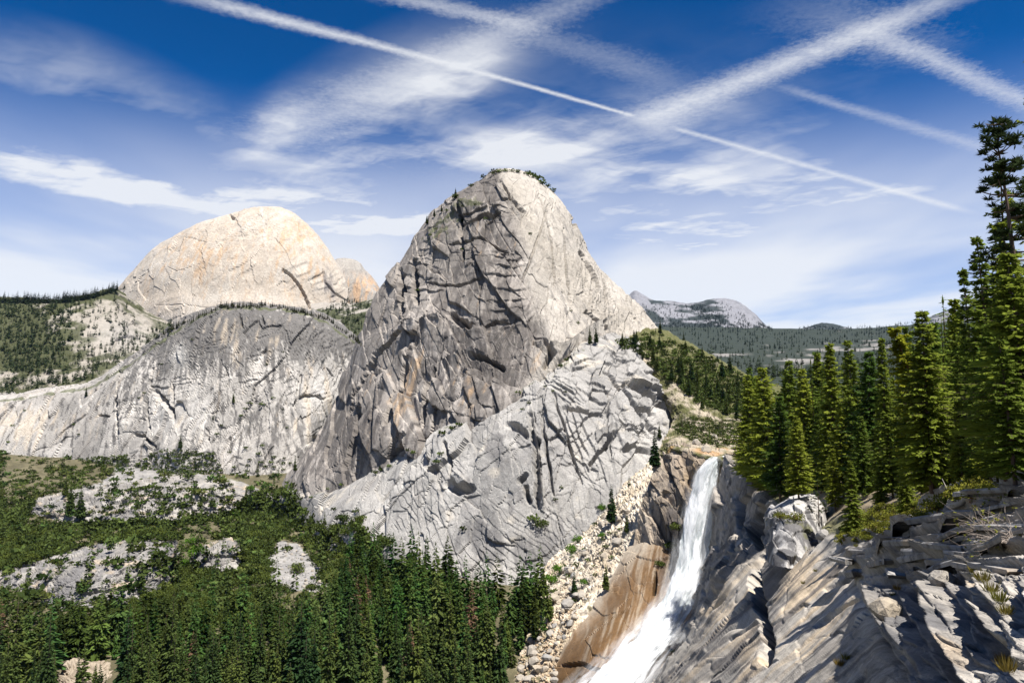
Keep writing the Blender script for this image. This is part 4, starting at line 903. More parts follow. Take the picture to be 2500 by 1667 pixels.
def water(name, grow, off, nu, nv, seed, base, thin, label, mat=None):
    net = []
    for k, (l, r, y, Y) in enumerate(FALL):
        w = r - l; g_ = grow * w * (.25 + k / len(FALL)); c_ = (l + r) / 2; hw = w / 2 + g_
        sl = -.55 * min(1, max(0, (k - 7) / 4))          # lower sheet lies across the slab: its left rim is lower in the picture
        net.append([(c_ + hw * a, y + sl * hw * a * .55, Y - off - (2.2 + .05 * w) * math.cos(a * 1.45) + 2.0) for a in (-1, -.7, -.35, 0, .35, .7, 1)])
    g = cr(cr(np.array(net), nv, 0), nu, 1); p = W(g[..., 0], g[..., 1], g[..., 2])
    nrm = np.cross(np.gradient(p, axis=0), np.gradient(p, axis=1)); nrm /= np.linalg.norm(nrm, axis=-1, keepdims=True)
    if np.sum(nrm * -p) < 0: nrm = -nrm
    vv, uu = np.meshgrid(np.linspace(0, 1, nv), np.linspace(-1, 1, nu), indexing='ij')
    s_ = np.cumsum(np.linalg.norm(np.gradient(p, axis=0), axis=-1), axis=0)
    wd = np.linalg.norm(p[:, -1] - p[:, 0], axis=-1)[:, None]
    fl = np.stack([uu * wd / 2 / 2.6, s_ / 13.0, np.full_like(uu, seed)], -1).reshape(-1, 3)
    fl[:, 0] += .9 * fbm(fl * .7, 3, seed + 2)
    rope = fbm(fl * np.array([.8, .8, 1]), 4, seed); fine = fbm(fl * np.array([2.4, 3.0, 1]), 3, seed + 5)
    spread = smooth(vv.ravel(), .35, .75)
    w = p.reshape(-1, 3) + nrm.reshape(-1, 3) * ((3.2 + 3.2 * spread) * rope + 1.3 * fine)[:, None]
    faces = np.arange(nu * nv).reshape(nv, nu); faces = np.stack([faces[:-1, :-1], faces[1:, :-1], faces[1:, 1:], faces[:-1, 1:]], -1).reshape(-1, 4)
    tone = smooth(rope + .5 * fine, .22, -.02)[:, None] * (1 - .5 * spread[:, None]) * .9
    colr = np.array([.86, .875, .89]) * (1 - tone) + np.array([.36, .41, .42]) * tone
    me = mesh_np(name, w, faces, True, colr)
    ed = me.attributes.new('edge', 'FLOAT', 'POINT')
    e = np.minimum((1 - np.abs(uu)) * 4.0, 1.0).ravel() * base + thin
    e = np.where(vv.ravel() < .02, e, e)
    ed.data.foreach_set('value', e.astype(np.float32))
    fa = me.attributes.new('flow', 'FLOAT_VECTOR', 'POINT'); fa.data.foreach_set('vector', fl.astype(np.float32).ravel())
    return link(name, me, mat or m_water, kind='structure' if mat is None else 'stuff', label=label)
water('waterfall', .04, 0.0, 100, 320, 401, 1.0, .02, 'white waterfall plunging over the lip and spreading down the brown slab')


water('spray', .20, 2.5, 70, 200, 407, .9, 0, 'fine spray along the edges of the waterfall', mist_mat(.75))
water('mist', .55, 6.0, 60, 160, 411, .9, 0, 'soft mist drifting off the waterfall', mist_mat(.26))
# ================================================================== PLANTS
def leaf_mat(name, colr, trans=0.25, var=0.35, hue=None):
    m = bpy.data.materials.new(name); m.use_nodes = True; t = m.node_tree; t.nodes.clear(); n = NT(t)
    at = n.node('ShaderNodeAttribute', dict(attribute_name='Col')).outputs['Color']
    rnd = n.node('ShaderNodeObjectInfo').outputs['Random']
    c = n.mix(rnd, tuple(colr) + (1,), tuple(hue if hue is not None else [x * (1 + var) for x in colr]) + (1,))
    c = n.mix(1.0, c, at, 'MULTIPLY')
    df = n.node('ShaderNodeBsdfDiffuse', None, Color=c); tl = n.node('ShaderNodeBsdfTranslucent', None, Color=c)
    mx_ = n.node('ShaderNodeMixShader', None, i0=trans, i1=df.outputs[0], i2=tl.outputs[0])
    n.node('ShaderNodeOutputMaterial', None, Surface=mx_.outputs[0])
    return m
def bark_mat(name, colr, grain):
    m = bpy.data.materials.new(name); m.use_nodes = True; t = m.node_tree; t.nodes.clear(); n = NT(t)
    ob = n.node('ShaderNodeTexCoord').outputs['Object']
    mp = n.node('ShaderNodeMapping', None, Vector=ob, Scale=(1, 1, .2)).outputs[0]
    f = n.noise(mp, grain, 4, .6)
    c = n.mix(f, tuple(x * .5 for x in colr) + (1,), tuple(x * 1.5 for x in colr) + (1,))
    bs = n.node('ShaderNodeBsdfPrincipled', None, Base_Color=c, Roughness=.9, Normal=n.node('ShaderNodeBump', None, Distance=.05, Height=f).outputs[0])
    n.node('ShaderNodeOutputMaterial', None, Surface=bs.outputs[0]); return m
m_fir = leaf_mat('fir_needles', (.022, .044, .016), .15, .3, (.078, .098, .024))
m_fir_near = leaf_mat('near_fir_needles', (.070, .122, .024), .55, .3, (.235, .268, .034))
m_cedar = leaf_mat('cedar_sprays', (.19, .20, .018), .4, .1)
m_pine = leaf_mat('pine_needles', (.032, .046, .018), .2)
m_dead = leaf_mat('dead_needles', (.17, .085, .045), .15, .3, (.13, .085, .06))
m_oak = leaf_mat('oak_leaves', (.036, .052, .014), .2, .3, (.074, .092, .020))
m_alder = leaf_mat('alder_leaves', (.075, .150, .018), .35, .2)
m_manz = leaf_mat('manzanita_leaves', (.115, .125, .022), .25, .3, (.16, .155, .025))
m_far = leaf_mat('far_needles', (.036, .048, .020), .15)
m_bark = bark_mat('bark', (.085, .055, .038), 3.0)
m_redbark = bark_mat('red_bark', (.17, .075, .038), 3.0)
m_grey = bark_mat('dead_wood', (.28, .255, .23), 3.0)

def tube(path, radii, n=6):
    path = np.asarray(path, float); k = len(path); d = np.gradient(path, axis=0); d /= np.linalg.norm(d, axis=1, keepdims=True) + 1e-9
    ref = np.where(np.abs(d[:, 2:3]) > .9, np.array([[1., 0, 0]]), np.array([[0, 0, 1.]]))
    a = np.cross(d, ref); a /= np.linalg.norm(a, axis=1, keepdims=True) + 1e-9; b = np.cross(d, a)
    th = np.linspace(0, 2 * np.pi, n, endpoint=False)
    v = path[:, None] + np.asarray(radii)[:, None, None] * (np.cos(th)[None, :, None] * a[:, None] + np.sin(th)[None, :, None] * b[:, None])
    idx = np.arange(k * n).reshape(k, n); nx = np.roll(idx, -1, 1)
    return v.reshape(-1, 3), np.stack([idx[:-1], nx[:-1], nx[1:], idx[1:]], -1).reshape(-1, 4)
def merge(parts):
    vs_, fs_, o = [], [], 0
    for v, f in parts: vs_.append(v); fs_.append(f + o); o += len(v)
    return np.concatenate(vs_), np.concatenate(fs_)
def cards(base, tip, width, up, rng):
    """leaf sprays: a kite from base to tip with its width across, slightly folded"""
    base, tip = np.asarray(base), np.asarray(tip); d = tip - base
    sd = np.cross(d, up); sd /= np.linalg.norm(sd, axis=1, keepdims=True) + 1e-9
    mid = base + d * .45 + np.array([0, 0, -.04]) * np.linalg.norm(d, axis=1, keepdims=True)
    w = np.asarray(width)[:, None]
    v = np.stack([base, mid + sd * w, tip, mid - sd * w], 1)
    return v.reshape(-1, 3), np.arange(len(v) * 4).reshape(-1, 4)
def conifer(seed, H=1.0, R=.13, nwh=30, nbr=6, ns=5, spr=.22, t0=.08, droop=.35, shape=.8, gap=.12, lean=0., wood=True, top=1.0, wide=.34, patch=0.0):
    """returns (trunk verts, faces), (crown verts, faces, tint); height H"""
    rng = np.random.default_rng(seed); B, T, WD, UP, TI = [], [], [], [], []; wv = []
    path = [(lean * (k / 8) ** 1.3 * H, 0, H * k / 8) for k in range(9)]
    wv.append(tube(path, [max(H * .0125 * (1 - k / 8.3) ** .9, H * .0012) for k in range(9)], 7))
    for i in range(nwh):
        t = t0 + (1 - t0) * ((i + rng.uniform(-.3, .3)) / nwh); t = min(max(t, t0), .992)
        z = t * H; u = (t - t0) / (1 - t0)
        env = R * H * min(1, .45 + u * 5) * (1 - u) ** shape + R * H * .045
        if patch and rng.random() < patch: env *= rng.uniform(.25, .7)
        nb = max(3, int(round(nbr * (1 - .35 * u)))); ph = rng.uniform(0, 6.28)
        for j in range(nb):
            if rng.random() < gap: continue
            a = ph + 6.28 * j / nb + rng.uniform(-.35, .35); zj = z + rng.uniform(-.9, .9) * (1 - t0) * H / nwh * (1.3 if nwh > 8 else .5); L = env * rng.uniform(.62, 1.14)
            dr = droop * rng.uniform(.6, 1.4) * (1 - .75 * u) - .32 * u; k = np.linspace(0, 1, 6)
            bx = np.stack([np.cos(a) * L * k, np.sin(a) * L * k, L * (-dr * k + .22 * dr * k ** 3)], 1) + np.array([lean * t ** 1.3 * H, 0, min(zj, H * .985)])
            if wood: wv.append(tube(bx[[0, 2, 5]], [H * .0022, H * .0014, H * .0005], 3))
            m = max(2, int(ns * (.5 + .5 * L / (R * H))))
            for q in range(m):
                f = .16 + .84 * (q + rng.uniform(.1, .9)) / m; x = f * 5; i0 = min(int(x), 4); pt = bx[i0] + (bx[i0 + 1] - bx[i0]) * (x - i0)
                dirb = np.array([np.cos(a), np.sin(a), -dr * .5]); lat = np.array([-np.sin(a), np.cos(a), 0])
                for sgn in ((-1, 1) if f < .9 else (0,)):
                    sl = spr * R * H * rng.uniform(.6, 1.25) * (1.15 - .5 * f)
                    dd = dirb * rng.uniform(.5, 1.0) + lat * sgn * rng.uniform(.5, 1.1) + np.array([0, 0, rng.uniform(-.95, .35)]); dd /= np.linalg.norm(dd)
                    B.append(pt); T.append(pt + dd * sl); WD.append(sl * wide * rng.uniform(.7, 1.2)); UP.append((np.cos(a) * 1.0 + rng.uniform(-.55, .55), np.sin(a) * 1.0 + rng.uniform(-.55, .55), .75 + rng.uniform(-.4, .4))); TI.append(rng.uniform(.62, 1.3) * (.86 + .22 * f))
    for _ in range(4): B.append((lean * H, 0, H * .975)); T.append((lean * H + rng.uniform(-.01, .01) * H, rng.uniform(-.01, .01) * H, H * top)); WD.append(.006 * H); UP.append((rng.uniform(-1, 1), rng.uniform(-1, 1), .1)); TI.append(1.)
    cv, cf = cards(np.array(B), np.array(T), np.array(WD), np.array(UP), rng)
    ti = np.repeat(np.array(TI), 4)[:, None] * np.ones(3)
    return merge(wv), (cv, cf, ti)
def boughs(seed, R=.16, nwh=28, nbr=7, side=2, t0=.08, droop=.45, shape=.9, H=1.0, scale=1.0, gap=.1, mw=(.20, .30), sl=(.4, .62), dbl=True):
    """crown of overlapping fan shaped boughs"""
    rng = np.random.default_rng(seed); B, T, WD, UP, TI = [], [], [], [], []
    sect = rng.uniform(.72, 1.15, 8)
    for i in range(nwh):
        u = (i + .5) / nwh; env0 = R * H * min(1, .5 + u * 4) * (1 - u) ** shape + R * H * .05; ph = rng.uniform(0, 6.28); nb = max(4, int(round(nbr * (1 - .4 * u))))
        if rng.random() < .2: env0 *= rng.uniform(.55, .85)
        for j in range(nb):
            if rng.random() < gap: continue
            a = ph + 6.28 * j / nb + rng.uniform(-.3, .3); L = env0 * sect[int(a / 6.28 * 8) % 8] * rng.uniform(.75, 1.12) * scale
            z = H * (t0 + (1 - t0) * min(.985, u + rng.uniform(-.6, .6) / nwh)); dr = droop * rng.uniform(.6, 1.3) * (1 - .7 * u)
            o = np.array([0, 0, z]); r = np.array([math.cos(a), math.sin(a), 0]); lat = np.array([-math.sin(a), math.cos(a), 0]); tip = o + r * L + np.array([0, 0, -dr * L * 1.25]); ti = rng.uniform(.6, 1.35)
            nrm = r * .75 + np.array([rng.uniform(-.3, .3), rng.uniform(-.3, .3), .9])
            for sg in ((-1, 1) if dbl else (rng.choice((-1, 1)),)):
                B.append(o + r * L * .06); T.append(tip + np.array([0, 0, rng.uniform(-.12, .06) * L])); WD.append(L * rng.uniform(*mw)); UP.append(lat * sg * rng.uniform(.7, 1.5) + r * .3 + np.array([0, 0, .9])); TI.append(ti * rng.uniform(.9, 1.1))
            for q in range(side):
                sg = 1 if (q + i) % 2 else -1; f = rng.uniform(.25, .6) if side < 4 else .15 + .8 * (q + rng.random()) / side; bp = o + (tip - o) * f; L2 = L * rng.uniform(*sl) * (1.2 - .5 * f); d2 = r * .75 + lat * sg * rng.uniform(.45, .9) + np.array([0, 0, -dr * rng.uniform(.5, 1.4)])
                B.append(bp); T.append(bp + d2 * L2); WD.append(L2 * rng.uniform(.22, .34)); UP.append(nrm * .6 + lat * sg * rng.uniform(.3, 1.4)); TI.append(ti * rng.uniform(.8, 1.2))
    B.append((0, 0, H * .93)); T.append((0, 0, H)); WD.append(.008 * H); UP.append((1, 0, .2)); TI.append(1.)
    cv, cf = cards(np.array(B), np.array(T), np.array(WD), np.array(UP), rng)
    return cv, cf, np.repeat(np.array(TI), 4)[:, None] * np.ones(3)
def fullfir(seed, R, **k):
    """boughs for the body, fine sprays for the edge"""
    tk, (v, f, c) = conifer(seed, R=R, **k); v2, f2, c2 = boughs(seed + 500, R * .95, 42, 8, 7, mw=(.07, .10), sl=(.2, .34), droop=k.get('droop', .3), shape=k.get('shape', 1.0), scale=.9)
    ln = k.get('lean', 0.); v2 = v2.copy(); v2[:, 0] += ln * np.clip(v2[:, 2], 0, 1) ** 1.3
    return tk, (np.concatenate([v, v2]), np.concatenate([f, f2 + len(v)]), np.concatenate([c, c2]))
def pine(seed, H=1.0, R=.13, nwh=15, ntuft=46, t0=.4, lean=.0, tl=.021):
    """open crowned pine: bare boughs ending in round tufts of needles"""
    rng = np.random.default_rng(seed); wv = [tube([(lean * (k / 8) ** 1.2 * H + .004 * H * math.sin(k * 2.1), .003 * H * math.cos(k * 1.7), H * k / 8) for k in range(9)], [H * .014 * (1 - k / 8.6) for k in range(9)], 7)]
    B, T, WD, UP, TI = [], [], [], [], []
    for i in range(nwh):
        t = t0 + (1 - t0) * (i + rng.uniform(.1, .7)) / nwh
        for j in range(rng.integers(3, 6)):
            a = rng.uniform(0, 6.28); L = R * H * (1.05 - .75 * (t - t0) / (1 - t0)) * rng.uniform(.5, 1.15)
            o = np.array([lean * t ** 1.2 * H, 0, t * H]); e = o + np.array([math.cos(a) * L, math.sin(a) * L, L * rng.uniform(-.05, .55)])
            wv.append(tube([o, (o + e) / 2 + np.array([0, 0, -.06 * L]), e], [H * .003, H * .002, H * .001], 4))
            for s in (.55, .8, 1.0):
                c = o + (e - o) * s + rng.normal(0, .01 * H, 3)
                for q in range(ntuft):
                    d = rng.normal(0, 1, 3); d[2] = abs(d[2]) * .8 - .15; d /= np.linalg.norm(d); sl = tl * H * rng.uniform(.6, 1.2)
                    B.append(c); T.append(c + d * sl); WD.append(sl * .10); UP.append(rng.normal(0, 1, 3)); TI.append(rng.uniform(.6, 1.3))
    cv, cf = cards(np.array(B), np.array(T), np.array(WD), np.array(UP), rng)
    return merge(wv), (cv, cf, np.repeat(np.array(TI), 4)[:, None] * np.ones(3))
def roundtree(seed, n=500, lobes=7, leaf=.13, flat=.8):
    """broad crown of leafy lobes, radius about 1, base at 0"""
    rng = np.random.default_rng(seed); B, T, WD, UP, TI = [], [], [], [], []
    L = [(np.array([0, 0, .62 * flat]), .66)] + [(np.array([math.cos(a) * r, math.sin(a) * r, rng.uniform(.2, .72) * flat]), rng.uniform(.34, .52)) for a, r in zip(np.linspace(0, 6.28, lobes, endpoint=False) + rng.uniform(-.3, .3, lobes), rng.uniform(.35, .62, lobes))]
    tot = sum(r * r for _, r in L); ltone = [rng.uniform(.75, 1.25) for _ in L]
    for (c, r), lt in zip(L, ltone):
        for _ in range(int(n * r * r / tot)):
            d = rng.normal(0, 1, 3); d /= np.linalg.norm(d)
            if d[2] < -.5: d[2] *= -.6
            pt = c + d * r * rng.uniform(.72, 1.04) * np.array([1, 1, flat]); dd = d * .5 + rng.normal(0, .6, 3); dd /= np.linalg.norm(dd); sl = leaf * rng.uniform(.6, 1.4)
            B.append(pt); T.append(pt + dd * sl); WD.append(sl * .42); UP.append(d + rng.normal(0, .35, 3)); TI.append(rng.uniform(.7, 1.25) * lt)
    cv, cf = cards(np.array(B), np.array(T), np.array(WD), np.array(UP), rng); cv[:, 2] = np.maximum(cv[:, 2], .02)
    wv = [tube([(0, 0, -.1), (rng.uniform(-.05, .05), rng.uniform(-.05, .05), .3), (rng.uniform(-.1, .1), rng.uniform(-.1, .1), .8 * flat)], [.07, .055, .02], 5)]
    for c, r in L[1:5]: wv.append(tube([(0, 0, .2), c * .6, c], [.04, .03, .012], 4))
    return merge(wv), (cv, cf, np.repeat(np.array(TI), 4)[:, None] * np.ones(3))

def asmesh(name, part, mat):
    me = mesh_np(name, part[0], part[1], False, part[2] if len(part) > 2 else None); me.materials.append(mat); return me
class Kind:
    def __init__(s, name, maker, crown_mat, bark, seeds):
        s.name = name; s.v = []
        for sd in seeds:
            tk, cr_ = maker(sd); s.v.append((asmesh(name + '_trunk', tk, bark), asmesh(name + '_crown', cr_, crown_mat)))
FIR = Kind('fir', lambda s: (conifer(s, nwh=2, nbr=3, ns=1, wood=False)[0], boughs(s, .135 + .025 * (s % 3), 36, 8, 2)), m_fir, m_bark, range(1, 10))
FIRN = Kind('near_fir', lambda s: fullfir(s, R=(.16, .24, .20, .28, .18, .22, .26)[s % 7], nwh=(66, 58, 70, 52, 60, 48, 64)[s % 7], nbr=8, ns=12, spr=(.15, .12, .15, .12, .16, .14, .11)[s % 7], droop=(.28, .2, .35, .12, .4, .22, .3)[s % 7], shape=(1.0, .8, 1.1, .7, .95, .75, .85)[s % 7], wide=.30, patch=(.2, .4, .15, .45, .3, .5, .25)[s % 7], gap=(.2, .3, .15, .32, .25, .35, .2)[s % 7], lean=(-.04, .0, .03, 0)[s % 4], t0=(.06, .12, .08, .2, .1, .25, .08)[s % 7]), m_fir_near, m_bark, range(21, 28))
FIRB = Kind('big_fir', lambda s: fullfir(s, R=.20, nwh=62, nbr=7, ns=24, spr=.10, droop=.20, shape=.95, wide=.24, patch=.3, gap=.25, lean=-.03), m_fir_near, m_bark, (31, 32, 33))
CEDAR = Kind('leaning_cedar', lambda s: fullfir(s, R=.24, nwh=46, nbr=7, ns=20, spr=.13, droop=.12, shape=.6, wide=.34, patch=.35, gap=.3, lean=-.25), m_cedar, m_redbark, (41,))
PINE = Kind('open_pine', lambda s: pine(s, lean=-.07), m_pine, m_bark, (51, 52))
SPARSE = Kind('small_pine', lambda s: pine(s, R=.24, nwh=8, ntuft=22, t0=.25, tl=.035), m_fir, m_bark, (55, 56, 57))
DEADF = Kind('dead_fir', lambda s: conifer(s, R=.085, nwh=26, nbr=5, ns=4, spr=.34, droop=.35, gap=.3, wood=True, wide=.3, patch=.3), m_dead, m_grey, (61, 62))
OAK = Kind('oak', lambda s: roundtree(s, 620, 8, .15, .85), m_oak, m_bark, range(71, 77))
ALDER = Kind('alder', lambda s: roundtree(s, 620, 8, .14, 1.0), m_alder, m_bark, (81, 82, 83))
BUSH = Kind('shrub', lambda s: roundtree(s, 460, 6, .17, .62), m_oak, m_bark, range(91, 96))
MANZ = Kind('manzanita', lambda s: roundtree(s, 700, 9, .11, .6), m_manz, m_redbark, (97, 98, 99))
RNG = np.random.default_rng(5)
THINGS = []
def plant(kind, p, h, name, cat, zone, noun, group, rz=None, sx=1.0, var=None, lean=(0, 0), parts=True, label=None, sink=.02):
    """one tree or shrub of its own: an empty at the foot carrying trunk and crown"""
    v = kind.v[RNG.integers(len(kind.v)) if var is None else var % len(kind.v)]
    rz = RNG.uniform(0, 6.28) if rz is None else rz
    e = bpy.data.objects.new(name, None); COL.objects.link(e); e.empty_display_size = .1
    e.location = (float(p[0]), float(p[1]), float(p[2]) - sink * h); e.rotation_euler = (lean[0], lean[1], rz); e.scale = (h * sx, h * sx, h)
    for me, nm in ((v[0], 'trunk'), (v[1], 'crown')):
        o = bpy.data.objects.new(nm, me); COL.objects.link(o); o.parent = e
    e['category'] = cat; e['group'] = group
    if label: e['label'] = label
    qx, qy = PIX(np.array(p)); THINGS.append((e, zone, noun, float(qx), float(qy), float(h), bool(label)))
    return e
class Stuff:
    """many small copies joined into one mesh"""
    def __init__(s): s.v, s.f, s.c, s.o = [], [], [], 0
    def add(s, part, p, h, sx, rz, tint):
        v, f, c = part; ca, sa = math.cos(rz), math.sin(rz)
        w = np.stack([(v[:, 0] * ca - v[:, 1] * sa) * h * sx, (v[:, 0] * sa + v[:, 1] * ca) * h * sx, v[:, 2] * h], 1) + p
        s.v.append(w); s.f.append(f + s.o); s.c.append(c * tint); s.o += len(v)
    def build(s, name, mat, label, cat=None):
        if not s.v: return None
        me = mesh_np(name, np.concatenate(s.v), np.concatenate(s.f), False, np.concatenate(s.c)); me.materials.append(mat)
        return link(name, me, None, kind='stuff', label=label, category=cat)
def lowfir(seed): return boughs(seed, .14 + .025 * (seed % 3), 22, 7, 1)
LOW = [lowfir(s) for s in range(201, 209)]
TINY = [boughs(s, .22, 9, 5, 0, gap=0, dbl=False, mw=(.34, .48)) for s in range(211, 217)]
MINI = [boughs(s, .15, 15, 6, 0, dbl=False, mw=(.26, .36)) for s in range(241, 246)]
LOWB = [roundtree(s, 56, 4, .46, .7)[1] for s in range(221, 227)]

# ---- lower valley forest
FOREST = [(-60, 1640), (60, 1630), (120, 1600), (300, 1578), (400, 1552), (440, 1525), (560, 1530), (640, 1550), (700, 1562), (790, 1552), (830, 1470), (850, 1400), (900, 1375), (980, 1410), (1080, 1455), (1180, 1480), (1290, 1480), (1360, 1470), (1350, 1530), (1300, 1580), (1270, 1640), (1250, 1720), (1200, 1790), (-60, 1790)]
CLEAR = [(140, 1612), (280, 1612), (300, 1700), (140, 1720)]
def vx(a, b): return a + (b - a) * RNG.random()
# height of the forest floor and the knobs on it, as a plan map of 3 m cells
HS, HX0, HNX, HNY = 3.0, -900.0, 400, 460
HM = np.full((HNY, HNX), -1e9, np.float32)
for nm, w_ in GEO:
    if nm in ('forest_floor', 'rock_outcrop', 'rock_bench', 'talus_slope'):
        ix = ((w_[:, 0] - HX0) / HS).astype(int); iy = (w_[:, 1] / HS).astype(int); ok = (ix >= 0) & (ix < HNX) & (iy >= 0) & (iy < HNY)
        np.maximum.at(HM.ravel(), iy[ok] * HNX + ix[ok], w_[ok, 2].astype(np.float32))
for _ in range(8):
    e_ = HM < -1e8
    for ax, sh_ in ((0, 1), (0, -1), (1, 1), (1, -1)):
        r_ = np.roll(HM, sh_, ax); m_ = e_ & (r_ > -1e8); HM[m_] = r_[m_]; e_ &= ~m_
def hz(x, y):
    i, j = int((x - HX0) / HS), int(y / HS)
    if 0 <= i < HNX and 0 <= j < HNY and HM[j, i] > -1e8: return float(HM[j, i])
    return None
cand = []
for Y in np.arange(340, 735, 9.8):
    for x in np.arange(-.78 * Y, .09 * Y + 20, 9.8):
        xx, yy = x + RNG.normal(0, 2.6), Y + RNG.normal(0, 2.6); z = hz(xx, yy)
        if z is None: continue
        px, py = PIX(np.array([xx, yy, z]))
        if inpoly(px, py, FOREST) and not inpoly(px, py, CLEAR): cand.append((float(px), float(py), xx, yy, z))
cand.sort(key=lambda c: c[3]); print('forest candidates', len(cand))
def fzone(px, py):
    col_ = ('at far left edge', 'under layered outcrop', 'under small outcrop', 'under boulder patch', 'under apron left end', 'under apron hollow', 'beside boulder slope')[int(np.searchsorted([110, 440, 600, 800, 980, 1180], px))]
    rw = 'front forest rows' if py > 1690 else 'nearer middle forest rows' if py > 1620 else 'farther middle forest rows' if py > 1540 else 'back forest rows'
    return rw + ' ' + col_
forest_stuff = Stuff(); nin = 0
for px, py, x, y, z in cand:
    r = RNG.random(); nz = float(vnoise(np.array([[x / 34, y / 34, 3.]]), 77)[0]); h = (vx(26, 54) if r < .72 else vx(12, 28)) * (.62 + .7 * nz)
    if RNG.random() < .10: continue
    if py - h * F / y > 1660: continue
    if nin < 115 and h > 20:
        nin += 1
        dead = RNG.random() < .045
        plant(DEADF if dead else FIR, (x, y, z), h, 'dead_fir' if dead else 'fir_tree', 'tree', fzone(px, py), 'dead rusty brown fir' if dead else ('tall dark fir' if h > 43 else 'dark green fir' if h > 34 else 'shorter green fir'), 'firs of the valley forest', sx=vx(.8, 1.25))
    else:
        t = np.array([.056, .076, .020]) * vx(.42, 1.5) * np.array([vx(.6, 1.08), 1, vx(.8, 1.1)])
        if RNG.random() < .035: t = np.array([.13, .08, .05])
        forest_stuff.add(LOW[RNG.integers(8)], np.array([x, y, z - .5]), h * .95, vx(.85, 1.6), vx(0, 6.28), t)
m_stuff = leaf_mat('conifer_stuff', (1, 1, 1), .2, 0.0)
forest_stuff.build('forest', m_stuff, 'farther dark firs of the valley forest reading as one mass')

# ---- trees on the rim at the right, nearest to the camera (foot x, foot y, top y, kind, width, what it is)
RIMZ = 'on the rim at the right'
NEAR = [
 (2310, 1218, 790, CEDAR, 1.0, 'leaning red barked cedar with bright yellow green boughs on the rim'),
 (2275, 1196, 748, FIRN, .8, 'dead topped fir just behind the leaning red barked cedar'),
 (2480, 1130, 372, FIRB, .9, 'tallest dark fir against the sky at the right edge'),
 (2545, 1120, 276, PINE, 1.0, 'open crowned pine with tufted top at the right edge of the sky'),
 (2640, 1080, -140, FIRB, .70, 'fir at the right edge whose bough tips reach into the sky'),
 (2395, 1140, 640, FIRB, 1.0, 'dark fir left of the tallest fir, half its height'),
 (2440, 1150, 560, FIRB, 1.0, 'dense dark fir in front of the tallest fir'),
 (2520, 1160, 600, FIRN, 1.1, 'bright green fir at the right edge under the pine'),
 (2355, 1140, 720, FIRN, 1.0, 'dark fir right behind the leaning cedar'),
 (2480, 1190, 820, FIRN, 1.2, 'low sunlit fir at the right edge above the bare twigs'),
 (2085, 1318, 1118, FIRN, 1.15, 'sunlit young fir growing over the edge of the gorge wall'),
 (2216, 1275, 1110, FIRN, 1.0, 'small fir in front of the leaning cedar, dark bare lower trunk'),
 (2000, 1282, 1165, SPARSE, 1.0, 'spindly grey green pine on the rim beside the granite knob'),
 (2152, 1235, 1120, FIRN, .8, 'small yellowing fir in the clearing behind the rim'),
 (2040, 1190, 828, FIRN, .8, 'tall fir in the middle of the rim forest, its top above the valley'),
 (2095, 1190, 822, FIRN, .62, 'slim fir rising beside the tall fir of the rim forest'),
 (2125, 1190, 850, FIRN, .7, 'pale green fir between the slim fir and the leaning cedar'),
 (2170, 1190, 815, FIRN, .6, 'thin ragged fir left of the leaning cedar'),
 (2232, 1185, 790, FIRN, .62, 'narrow fir whose tip stands right of the thin ragged fir'),
 (1880, 1205, 888, FIRN, .75, 'leftmost tall dark fir at the lip above the fall'),
 (1838, 1165, 890, FIRN, .6, 'slender fir at the left end of the rim forest'),
 (1905, 1218, 960, FIRN, 1.0, 'dark spreading fir at the rim left of the granite knob'),
 (1928, 1190, 872, FIRN, .6, 'slim pointed fir behind the dark spreading fir'),
 (1970, 1195, 893, FIRN, .7, 'fir with rounded top left of the tall middle fir'),
 (1950, 1215, 1010, FIRN, 1.0, 'mid green fir above the granite knob'),
 (2005, 1205, 985, FIRN, .9, 'fir just right of the mid green fir above the knob'),
 (2060, 1215, 1000, FIRN, .95, 'broad green fir behind the sunlit young fir'),
 (2110, 1210, 1010, FIRN, .8, 'green fir left of the small yellowing fir'),
 (2040, 1245, 1090, FIRN, 1.0, 'short fir behind the spindly pine on the rim'),
 (1850, 1185, 1010, FIRN, 1.0, 'short dark fir leaning over the wall right of the fall'),
 (2180, 1215, 1000, FIRN, .85, 'fir between the yellowing fir and the leaning cedar'),
 (2250, 1205, 980, FIRN, 1.0, 'lower green fir at the foot of the leaning cedar'),
 (2350, 1180, 930, FIRN, 1.1, 'sunlit fir right of the red trunk of the leaning cedar'),
 (2420, 1175, 900, FIRN, 1.2, 'bright fir below the tallest dark fir'),
]
def near_plant(fx, fy, ty, kind, w, label, nm=None):
    g_ = ground_at(min(fx, 2496), fy)
    if g_ is None: return
    p = W(fx, fy, g_[1]); h = float(W(fx, ty, g_[1])[2] - p[2])
    plant(kind, p, h, nm or ('pine_tree' if kind in (PINE, SPARSE) else 'cedar_tree' if kind is CEDAR else 'fir_tree'), 'tree', RIMZ, 'fir', 'trees on the rim right of the fall', sx=w * (1.3 if w < 1 and kind is FIRN else 1.0), label=label, rz=0.0 if kind in (CEDAR, PINE) else None)
for t in NEAR: near_plant(*t)
